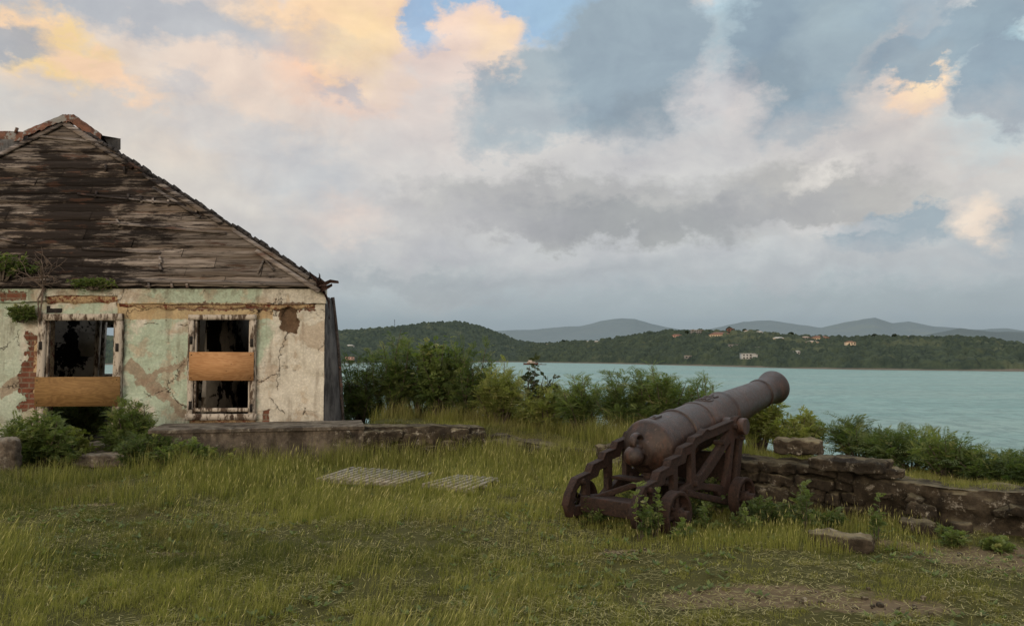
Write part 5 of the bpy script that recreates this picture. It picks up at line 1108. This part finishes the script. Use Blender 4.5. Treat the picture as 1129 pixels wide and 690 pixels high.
# grass ----------------------------------------------------------------
def blades(b, x, y, h, w_, rs, tint, tip, lean=.45, windx=.1, zz=None):
    n = len(x); z = gz(x, y) - .01 if zz is None else zz; az = rs.uniform(0, 2 * math.pi, n); ln = np.abs(rs.normal(0, lean, n)); d = np.stack([np.cos(az) * ln + windx, np.sin(az) * ln, np.zeros(n)], 1)
    fa = rs.uniform(0, 2 * math.pi, n); sd = np.stack([np.cos(fa), np.sin(fa), np.zeros(n)], 1) * (w_ / 2)[:, None]; p = np.stack([x, y, z], 1); H = h[:, None]
    u = np.array([0, 0, 1.0]); m1 = p + u * H * .55 + d * H * .25; t_ = p + u * H * (1 - .25 * np.minimum(1, ln))[:, None] + d * H * .85
    V = np.stack([p - sd, p + sd, m1 + sd * .75, m1 - sd * .75, t_], 1).reshape(-1, 3); k = np.arange(n)[:, None] * 5
    at_ = dict(tint=np.repeat(np.clip(tint, 0, 1), 5), tip=(np.stack([tip * .2, tip * .2, tip * .6, tip * .6, tip], 1)).ravel())
    base = b.n; b.add(V, k + np.array([[0, 1, 2, 3]]), **at_); b.F.append((base, k + np.array([[3, 2, 4]])))
def sample(n, D0, D1, rs, xlim=1.0, pw=1.0):
    u_ = rs.random(n); D_ = (D0 ** (2 - pw) + u_ * (D1 ** (2 - pw) - D0 ** (2 - pw))) ** (1 / (2 - pw)); x = rs.uniform(-.72, .72, n) * D_ * xlim; return x, D_
def keepmask(x, y):
    d = y - np.interp(x, WX, WY); m_ = np.ones(len(x), bool)
    m_ &= ~((x < -3.0) & (y > HD - .1)); m_ &= ~((x > -5.1) & (x < -2.2) & (y > 11.45 + (x + 5.07) * .23) & (y < 13.3))
    m_ &= ~((d > -.12) & (d < .35) & (x > -2.2)); m_ &= y < np.interp(x, FX, FY) + 1.5
    return m_
rs = np.random.default_rng(77); b = MB()
x, y = sample(520000, 3.6, 13.4, rs, pw=1.25); d = dirtf(x, y); nn = fbm(x * 1.1, y * 1.1, 0, 50, 4); n2 = fbm(x * 4, y * 4, 0, 51, 3); n3 = fbm(x * .45, y * .45, 0, 52, 3); n4 = fbm(x * 9, y * 9, 0, 53, 3)
k = keepmask(x, y) & (rs.random(len(x)) > sstep(.25, .7, d + (n2 - .5) * .9) * .96) & (rs.random(len(x)) < .22 + 1.5 * sstep(.35, .58, nn * .5 + n4 * .5)); x, y, nn, n2, n3, n4 = x[k], y[k], nn[k], n2[k], n3[k], n4[k]; n = len(x)
h = (.85 - .3 * sstep(.5, 1.2, x) * sstep(8, 6.5, y)) * (.014 + .045 * sstep(.38, .7, nn) + .045 * sstep(.45, .75, n4)) * rs.uniform(.5, 1.6, n) * (1 + .5 * sstep(7, 11, y)); tint = np.clip(.05 + .8 * sstep(.38, .62, n3) + .8 * (n4 - .45), 0, 1) * rs.uniform(.4, 1.3, n); tip = (rs.random(n) < .12 + .5 * sstep(.45, .6, n2)) * rs.uniform(.2, 1, n)
blades(b, x, y, h, .0018 + .00042 * y, rs, tint, tip, .8); o = b.build('lawn_grass', MAT['grass'], origin=(0, 0, 0)); tag(o, 'short trodden lawn grass covering the open ground', 'grass', kind='stuff')
# low broad leaved rosettes
b = MB(); x, y = sample(2600, 3.9, 12, rs, pw=1.1); k = keepmask(x, y) & (fbm(x * .9, y * .9, 0, 58, 3) > .47); x, y = x[k], y[k]; n = len(x); z = gz(x, y) + .012
for q in range(7):
    a_ = rs.uniform(0, 6.3, n); L = rs.uniform(.02, .055, n)[:, None]; p = np.stack([x, y, z], 1); d_ = np.stack([np.cos(a_), np.sin(a_), rs.uniform(.15, .8, n)], 1) * L; sd_ = np.stack([-np.sin(a_), np.cos(a_), np.zeros(n)], 1) * L * .28
    b.add(np.stack([p, p + d_ * .55 + sd_, p + d_, p + d_ * .55 - sd_], 1).reshape(-1, 3), np.arange(n * 4).reshape(-1, 4), tint=np.repeat(rs.uniform(.2, 1, n), 4), tip=np.repeat(rs.random(n) * .3, 4))
o = b.build('ground_weeds', MAT['leafm'], origin=(0, 0, 0)); tag(o, 'low broad leaved weeds dotted through the lawn', 'weeds', kind='stuff')
# dead thatch lying flat
b = MB(); x, y = sample(60000, 3.8, 11, rs, pw=1.2); n2 = fbm(x * 2, y * 2, 0, 56, 3); k = keepmask(x, y) & (rs.random(len(x)) < .15 + 1.2 * sstep(.45, .6, n2)); x, y = x[k], y[k]; n = len(x)
z = gz(x, y) + rs.uniform(.004, .03, n); a_ = rs.uniform(0, 6.3, n); L = rs.uniform(.02, .07, n); p = np.stack([x, y, z], 1); d_ = np.stack([np.cos(a_) * L, np.sin(a_) * L, rs.uniform(-.008, .012, n)], 1); q_ = np.stack([-np.sin(a_), np.cos(a_), np.zeros(n)], 1) * .0022
b.add(np.stack([p - q_, p + q_, p + d_ + q_, p + d_ - q_], 1).reshape(-1, 3), np.arange(n * 4).reshape(-1, 4), tint=np.repeat(rs.uniform(.3, 1, n), 4), tip=np.repeat(rs.uniform(.4, 1, n), 4)); o = b.build('dead_grass', MAT['grass'], origin=(0, 0, 0)); tag(o, 'dead straw and thatch lying flat between the green blades', 'grass', kind='stuff')
# small clods and pebbles on bare soil
b = MB(); m_ = 0
while m_ < 260:
    i_ = int(rs.integers(len(DIRT))); D0 = DIRT[i_]; x = D0[0] + rs.normal() * D0[2] * .45; y = D0[1] + rs.normal() * D0[3] * .5; m_ += 1
    q = rs.uniform(.006, .022) ; b.rock((x, y, sz_at(x, y) + q * .15), (q * 1.6, q * 1.2, q * .8), rs.uniform(0, 3), m_, 3, .1, 3, tint=rs.uniform(1.4, 2.2))
o = b.build('pebbles', MAT['stone'], origin=(0, 0, 0)); tag(o, 'pebbles and clods scattered on the bare soil patches', 'pebbles', kind='stuff')
# taller patches
b = MB()
x, y = sample(150000, 8.2, 12.9, rs); nn = fbm(x * 1.3, y * 1.3, 0, 60, 3); nf = fbm(x * 5, y * 5, 0, 62, 3); dens = sstep(8.6, 10.6, y + (nn - .5) * 4) * sstep(1.6, .6, x - .25 * (y - 9)) * sstep(-6.0, -4.6, x + (nn - .5) * 2)
k = keepmask(x, y) & (rs.random(len(x)) < dens * sstep(.3, .62, nn * .45 + nf * .55)); x, y, nn, nf = x[k], y[k], nn[k], nf[k]
gr = ~((x > -2.75) & (x < -.2) & (y > 9.6) & (y < 11.4)) | (rs.random(len(x)) < .22); x, y, nn, nf = x[gr], y[gr], nn[gr], nf[gr]; n = len(x); lowg = np.where((x > -2.75) & (x < -.2) & (y > 8.8) & (y < 11.4), .55, 1)
h = rs.uniform(.07, .34, n) * (.35 + 1.15 * sstep(.35, .68, nn * .6 + nf * .4)) * (.5 + .5 * sstep(9, 11, y)) * lowg; blades(b, x, y, h, rs.uniform(.003, .0065, n), rs, rs.uniform(.0, 1, n) * (.35 + nf), (rs.random(n) < .35) * rs.uniform(.2, 1, n), .38, .06)
n = 26000; x = rs.uniform(-5.0, 1.9, n); yb_ = np.where(x < -2.2, 11.4 + (x + 5.07) * .23, np.interp(x, WX, WY) - .1); y = yb_ - rs.exponential(.28, n) - .04; nn = fbm(x * 2.2, y * 2.2, 0, 63, 3); k = rs.random(n) < sstep(.32, .6, nn) * np.where(x < -2.4, .16, np.where(x < -.4, .35, 1.0)); x, y, nn = x[k], y[k], nn[k]; n = len(x)
blades(b, x, y, rs.uniform(.14, .46, n) * (.5 + nn) * np.where(x > .6, .9, np.where(x < -.4, .8, 1)), rs.uniform(.003, .006, n), rs, rs.uniform(.1, 1, n), (rs.random(n) < .5) * rs.uniform(.3, 1, n), .3, .06)
o = b.build('tall_grass', MAT['grass'], origin=(0, 0, 0)); tag(o, 'tall green and yellow grass in front of the platform and broken wall', 'grass', kind='stuff')
# foreground seeding stems: curved thin stalk plus a feathery head
b = MB()
def stems(px0, px1, y0, y1, n, h0, h1, tipv=.9, w_=.0028, wind=.3, clump=.45, soft=60, heads=.16):
    Da, Db = EYE * F / (y1 - HOR), EYE * F / (y0 - HOR); y = Da + (Db - Da) * rs.random(n) ** 1.3; px = rs.uniform(px0, px1, n) + rs.normal(0, soft, n); x = (px - CX) / F * y; nn = fbm(x * 1.7, y * 1.7, 0, 70, 3) * .6 + fbm(x * 6, y * 6, 0, 71, 2) * .4; k = (rs.random(n) < sstep(clump, clump + .2, nn)) & keepmask(x, y) & (dirtf(x, y) < .6); x, y = x[k], y[k]; m_ = len(x)
    h = rs.uniform(h0, h1, m_) * rs.uniform(.6, 1.1, m_); blades(b, x, y, h, np.full(m_, w_ * .66) * (1 + .1 * y), rs, rs.uniform(.4, 1, m_), rs.uniform(.2, 1, m_) * tipv, .30, wind)
    hk = rs.random(m_) < heads; x, y, h = x[hk], y[hk], h[hk]; c_ = len(x)
    if c_:
        z = gz(x, y); p = np.stack([x + wind * h * .5, y, z + h * .8], 1); d_ = norm(np.stack([wind * 1.6 + rs.normal(0, .2, c_), rs.normal(0, .3, c_), np.ones(c_)], 1)) * (h * .30)[:, None]; q_ = norm(np.cross(d_, rs.normal(size=(c_, 3)))) * (.0011 + .00020 * y)[:, None]
        b.add(np.stack([p, p + d_ * .5 + q_, p + d_, p + d_ * .5 - q_], 1).reshape(-1, 3), np.arange(c_ * 4).reshape(-1, 4), tint=1.0, tip=np.repeat(rs.uniform(.6, 1, c_), 4))
stems(-60, 40, 585, 710, 4800, .12, .30, .8, clump=.25, soft=25); stems(230, 600, 545, 720, 15000, .08, .27, 1.0, clump=.47); stems(560, 1129, 590, 720, 4500, .04, .11, .9); stems(60, 300, 590, 720, 2000, .05, .14, .7)
stems(600, 860, 555, 610, 5000, .06, .18, .5, .004, .0, .35, 20); stems(850, 1010, 560, 610, 4200, .08, .22, .6, .004, .05, .35, 20); stems(300, 640, 540, 575, 4000, .1, .25, .8, .004)
stems(200, 680, 511, 550, 6500, .14, .34, .75, .0035, .10, .35, 30, .25)
o = b.build('seeding_grass', MAT['grass'], origin=(0, 0, 0)); tag(o, 'thin straw coloured grass stems scattered over the foreground lawn', 'grass', kind='stuff')
b = MB(); n = 70000; x = rs.uniform(-2.4, 7.5, n); yw = np.interp(x, WX, WY); y = yw + rs.uniform(.25, 1, n) * (np.interp(x, FX, FY) + 1 - yw); nn = fbm(x * 1.5, y * 1.5, 0, 80, 3) * .5 + fbm(x * 5, y * 5, 0, 81, 3) * .5; k = (rs.random(n) < sstep(.3, .6, nn)); x, y, nn = x[k], y[k], nn[k]; n = len(x)
h = rs.uniform(.05, .42, n) ** 1.2 * (.4 + .9 * sstep(.4, .6, nn)) * np.where(x > 2.9, .30, 1.0) * np.where((x > .4) & (x < 1.7), .75, 1); blades(b, x, y, h, rs.uniform(.003, .0065, n), rs, rs.uniform(.2, 1, n), (rs.random(n) < .55) * rs.uniform(.3, 1, n), .35, .08)
n = 9000; x = rs.uniform(2.15, 6.5, n); d_ = rs.uniform(.10, .62, n); y = np.interp(x, WX, WY) + d_; nn = fbm(x * 4, y * 4, 0, 83, 3); k = (rs.random(n) < sstep(.42, .62, nn)) & ((x > 3.3) | (d_ > .38)); x, y = x[k], y[k]; n = len(x)
blades(b, x, y, rs.uniform(.02, .09, n), rs.uniform(.002, .004, n), rs, rs.uniform(.2, 1, n), (rs.random(n) < .7) * rs.uniform(.3, 1, n), .7, .0, np.interp(x, [2.1, 3.25, 3.4, 3.9, 4.5, 5.3, 6.5], [.44, .46, .38, .335, .345, .325, .27]))
o = b.build('terrace_grass', MAT['grass'], origin=(0, 0, 0)); tag(o, 'yellowish grass on the strip between the stone walls and the cliff bushes', 'grass', kind='stuff')

# ------------------------------------------------------------------ sky and light
SUN_EL, SUN_AZ = R(14), R(200)     # azimuth clockwise from +Y (behind the camera, a little left)
world = bpy.data.worlds.new('World'); scene.world = world; world.use_nodes = True; world.node_tree.nodes.clear(); T = NT(world.node_tree)
Gd = T.node('ShaderNodeTexCoord').outputs['Generated']; gx, gy, gz_ = T.sep(Gd)[:3]
az = T.m('ARCTAN2', gx, gy); elv = T.m('ARCSINE', gz_)
Pv = T.node('ShaderNodeCombineXYZ', None, X=az, Y=elv).outputs[0]
def vadd(a, n_, amp):
    c_ = T.node('ShaderNodeVectorMath', {'operation': 'SUBTRACT'}, i0=n_, i1=(.5, .5, .5)).outputs[0]; s_ = T.node('ShaderNodeVectorMath', {'operation': 'SCALE'}, i0=c_, Scale=amp).outputs[0]; return T.node('ShaderNodeVectorMath', {'operation': 'ADD'}, i0=a, i1=s_).outputs[0]
Gs = T.map(Gd, sc=(1, 1, 1.5))
w1 = T.noise(Gs, 6, 2, .55, col=True); w2 = T.noise(Gs, 22, 5, .60, col=True)
w3 = T.noise(Gs, 90, 3, .6, col=True)
Ph = vadd(vadd(vadd(Pv, w1, .06), w2, .085), w3, .016); Ps = vadd(vadd(Pv, w1, .12), w2, .07)
def ae(px, py):
    x, y, z = ray(px, py); L = math.sqrt(x * x + y * y + z * z); return math.atan2(x, y), math.asin(z / L)
col = T.ramp(T.rng(elv, 0, .6, 0, 1, False), [(0, lin((146, 160, 168))), (.06, lin((150, 164, 173))), (.15, lin((184, 192, 197))), (.3, lin((214, 212, 209))), (.62, lin((226, 218, 210))), (1, lin((205, 210, 214)))])
# px, py, rx, ry, rot, softness, opacity, colour, crisp edge
CL = [
 (200, 200, 260, 90, 0, .7, .6, (216, 208, 200), 0), (130, 130, 170, 60, 0, .7, .6, (224, 214, 200), 0), (470, 165, 120, 60, 10, .7, .55, (224, 218, 214), 0),
 (840, 205, 330, 66, 0, .7, .5, (202, 203, 203), 0), (1010, 195, 130, 60, 0, .6, .55, (208, 202, 196), 0),
 # openings of blue
 (560, 8, 150, 44, 5, .25, .95, (160, 192, 222), 1), (455, 18, 34, 40, 0, .25, .9, (160, 190, 220), 1), (650, 4, 80, 26, 0, .3, .9, (165, 195, 220), 1), (1090, 85, 64, 62, 0, .3, .95, (190, 222, 230), 1), (880, 8, 140, 20, 0, .4, .8, (182, 210, 226), 1), (800, 60, 28, 70, -25, .5, .8, (190, 214, 222), 1),
 # lit cumulus, left and centre
 (290, 60, 130, 80, 12, .5, .85, (236, 214, 198), 1), (400, 52, 62, 68, -8, .12, .97, (250, 210, 184), 1), (375, 66, 66, 50, -10, .35, .7, (252, 208, 178), 1), (396, 34, 46, 46, -15, .5, .9, (255, 226, 178), 1), (424, 66, 26, 34, 0, .5, .8, (255, 222, 172), 1), (335, 16, 70, 18, 0, .5, .75, (255, 220, 180), 1),
 (516, 56, 60, 50, 0, .12, .97, (242, 214, 200), 1), (506, 32, 34, 24, 0, .5, .7, (252, 222, 198), 1), (544, 44, 30, 26, 0, .5, .9, (255, 224, 186), 1), (470, 105, 90, 44, 10, .6, .7, (230, 216, 208), 0),
 (461, 10, 17, 36, 6, .3, .95, (162, 190, 220), 1), (45, 48, 84, 40, -22, .4, .6, (240, 214, 188), 1), (66, 50, 44, 26, -25, .3, .95, (255, 222, 164), 1), (112, 80, 54, 13, -24, .35, .9, (255, 218, 184), 1), (12, 18, 44, 13, 8, .35, .85, (254, 218, 182), 1), (8, 36, 38, 14, 0, .35, .9, (176, 180, 186), 1),
 (150, 6, 170, 24, -4, .35, .85, (182, 188, 196), 1), (200, 99, 24, 15, 0, .4, .55, (192, 194, 200), 1), (380, 104, 34, 12, -12, .4, .7, (192, 192, 198), 1), 
 (70, 118, 110, 22, 0, .5, .55, (206, 204, 202), 1), (330, 190, 70, 26, -10, .5, .55, (194, 200, 206), 1), (250, 148, 60, 18, -8, .5, .45, (206, 208, 210), 1), 
 # slate blue masses, upper centre and right
 (600, 108, 88, 48, 14, .18, .95, (168, 182, 190), 1), (545, 96, 32, 22, -20, .25, .8, (160, 174, 184), 1), (575, 130, 60, 30, 0, .4, .6, (186, 192, 196), 1), (700, 66, 84, 88, 28, .16, 1.0, (156, 172, 183), 1), (705, 128, 52, 24, 10, .3, .85, (148, 162, 172), 1), 
 (885, 62, 76, 82, 38, .15, 1.0, (148, 166, 179), 1), (850, 105, 46, 34, 20, .3, .8, (148, 164, 174), 1), (900, 132, 60, 22, 15, .25, .9, (152, 170, 182), 1), (930, 40, 50, 50, 0, .3, .8, (166, 182, 190), 1),
 (790, 112, 34, 34, 25, .4, .7, (218, 210, 208), 1), (825, 130, 30, 16, 20, .4, .7, (222, 214, 210), 1), (760, 170, 120, 28, -4, .5, .6, (204, 202, 202), 1), 
 (1000, 100, 52, 46, 0, .4, .8, (226, 212, 202), 1), (1012, 88, 30, 26, 30, .25, .95, (252, 220, 190), 1), (1022, 84, 16, 14, 0, .6, .8, (255, 228, 190), 1), (990, 45, 12, 16, 20, .4, .7, (244, 222, 204), 1), (1050, 38, 92, 22, 14, .16, .95, (152, 170, 182), 1), (1000, 18, 50, 20, -10, .3, .8, (160, 178, 190), 1), (1118, 92, 52, 42, -25, .14, .95, (150, 167, 180), 1), (990, 160, 110, 36, 0, .5, .6, (208, 202, 198), 1),
 # grey undersides
 (630, 226, 180, 32, -3, .25, .85, (180, 179, 178), 1), (690, 244, 150, 21, -3, .35, .8, (158, 160, 162), 1), (560, 246, 90, 16, 0, .5, .5, (168, 168, 172), 1), (460, 240, 110, 24, 0, .5, .5, (190, 188, 190), 1), (910, 215, 90, 26, -4, .3, .8, (180, 178, 175), 1), (860, 232, 80, 14, 0, .5, .6, (172, 172, 174), 1), (985, 256, 58, 22, 8, .18, .95, (156, 170, 180), 1), (1108, 258, 46, 28, -10, .3, .85, (164, 176, 184), 1), 
 (912, 192, 22, 9, 28, .7, .8, (236, 230, 222), 1), (1075, 244, 24, 14, -30, .7, .75, (240, 222, 206), 1), (1082, 232, 12, 14, 0, .7, .7, (246, 226, 206), 1), (385, 238, 30, 20, 0, .7, .65, (236, 218, 206), 1), (900, 250, 60, 8, 0, .5, .6, (212, 210, 210), 1), 
 (560, 280, 240, 12, 0, .6, .6, (190, 190, 194), 1), (950, 282, 230, 14, 0, .6, .5, (190, 194, 198), 1), (650, 306, 330, 15, 0, .8, .6, (166, 170, 176), 0), (430, 318, 120, 12, 0, .5, .55, (160, 168, 174), 1), (950, 332, 260, 12, 0, .6, .5, (156, 168, 174), 1), 
]
for (px, py, rx, ry, rot, soft, op, c_, hard) in CL:
    a_, e_ = ae(px, py); v = T.map(Ph if hard else Ps, (a_, e_, 0), (0, 0, R(rot)), (rx / F * 1.05, ry / F * 1.05, 1), 'TEXTURE')
    dl = T.node('ShaderNodeVectorMath', {'operation': 'LENGTH'}, i0=v).outputs['Value']; k_ = op / (2.1 * soft); f = T.m('MINIMUM', T.m('MULTIPLY_ADD', dl, -k_, k_ * (1 + soft)), op); col = T.mix(f, col, lin(c_))
# relief: billows shaded from the upper left
def bil(v): return T.noise(v, 11, 5, .56, .2)
Gw = vadd(Gs, w1, .10)
emb = T.m('SUBTRACT', bil(Gw), bil(T.node('ShaderNodeVectorMath', {'operation': 'ADD'}, i0=Gw, i1=(.012, 0, -.022)).outputs[0]))
shade = T.m('MULTIPLY_ADD', emb, .45, 1.0); sh2 = T.m('MULTIPLY', shade, T.rng(T.noise(Gs, 7, 6, .6), .3, .7, .95, 1.05)); flc = T.node('ShaderNodeCombineColor', None, i0=sh2, i1=sh2, i2=T.m('MULTIPLY_ADD', sh2, .8, .2)).outputs[0]
col = T.mix(T.rng(elv, .0, .12), col, T.mix(1.0, col, flc, 'MULTIPLY')); zenith_fill = T.rng(elv, .48, .9, 1.0, 2.6); col = T.mix(1.0, col, T.node('ShaderNodeCombineColor', None, i0=zenith_fill, i1=zenith_fill, i2=zenith_fill).outputs[0], 'MULTIPLY')  # unseen zenith brightened to add fill light on the ground
# sky behind the viewer: broken cloud lit warm by the low sun
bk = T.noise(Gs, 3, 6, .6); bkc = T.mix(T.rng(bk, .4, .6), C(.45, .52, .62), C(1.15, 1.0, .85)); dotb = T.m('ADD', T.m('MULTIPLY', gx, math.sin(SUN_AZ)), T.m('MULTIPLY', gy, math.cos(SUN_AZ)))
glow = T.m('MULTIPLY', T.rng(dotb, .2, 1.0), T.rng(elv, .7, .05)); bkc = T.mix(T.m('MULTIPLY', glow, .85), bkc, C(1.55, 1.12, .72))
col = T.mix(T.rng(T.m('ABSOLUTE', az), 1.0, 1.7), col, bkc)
sky = T.node('ShaderNodeTexSky', {'sky_type': 'NISHITA', 'sun_disc': False, 'sun_elevation': SUN_EL, 'sun_rotation': SUN_AZ, 'air_density': 1.0, 'dust_density': 1.5})
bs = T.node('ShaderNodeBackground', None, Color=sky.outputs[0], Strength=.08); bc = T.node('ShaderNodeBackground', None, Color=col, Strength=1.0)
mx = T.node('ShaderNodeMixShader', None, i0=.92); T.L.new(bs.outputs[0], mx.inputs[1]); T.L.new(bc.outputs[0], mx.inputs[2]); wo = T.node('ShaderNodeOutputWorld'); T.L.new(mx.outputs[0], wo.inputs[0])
ld = bpy.data.lights.new('sun', 'SUN'); ld.energy = 1.3; ld.angle = R(24); ld.color = (1, .86, .70); lo = bpy.data.objects.new('sun', ld); COL.objects.link(lo)
sd = Vector((math.sin(SUN_AZ) * math.cos(SUN_EL), math.cos(SUN_AZ) * math.cos(SUN_EL), math.sin(SUN_EL))); lo.rotation_euler = sd.to_track_quat('Z', 'Y').to_euler(); lo.location = (0, -6, 8)
scene.view_settings.view_transform = 'Standard'; scene.view_settings.look = 'None'; scene.view_settings.exposure = 0; scene.view_settings.gamma = 1
scene.render.engine = 'CYCLES'
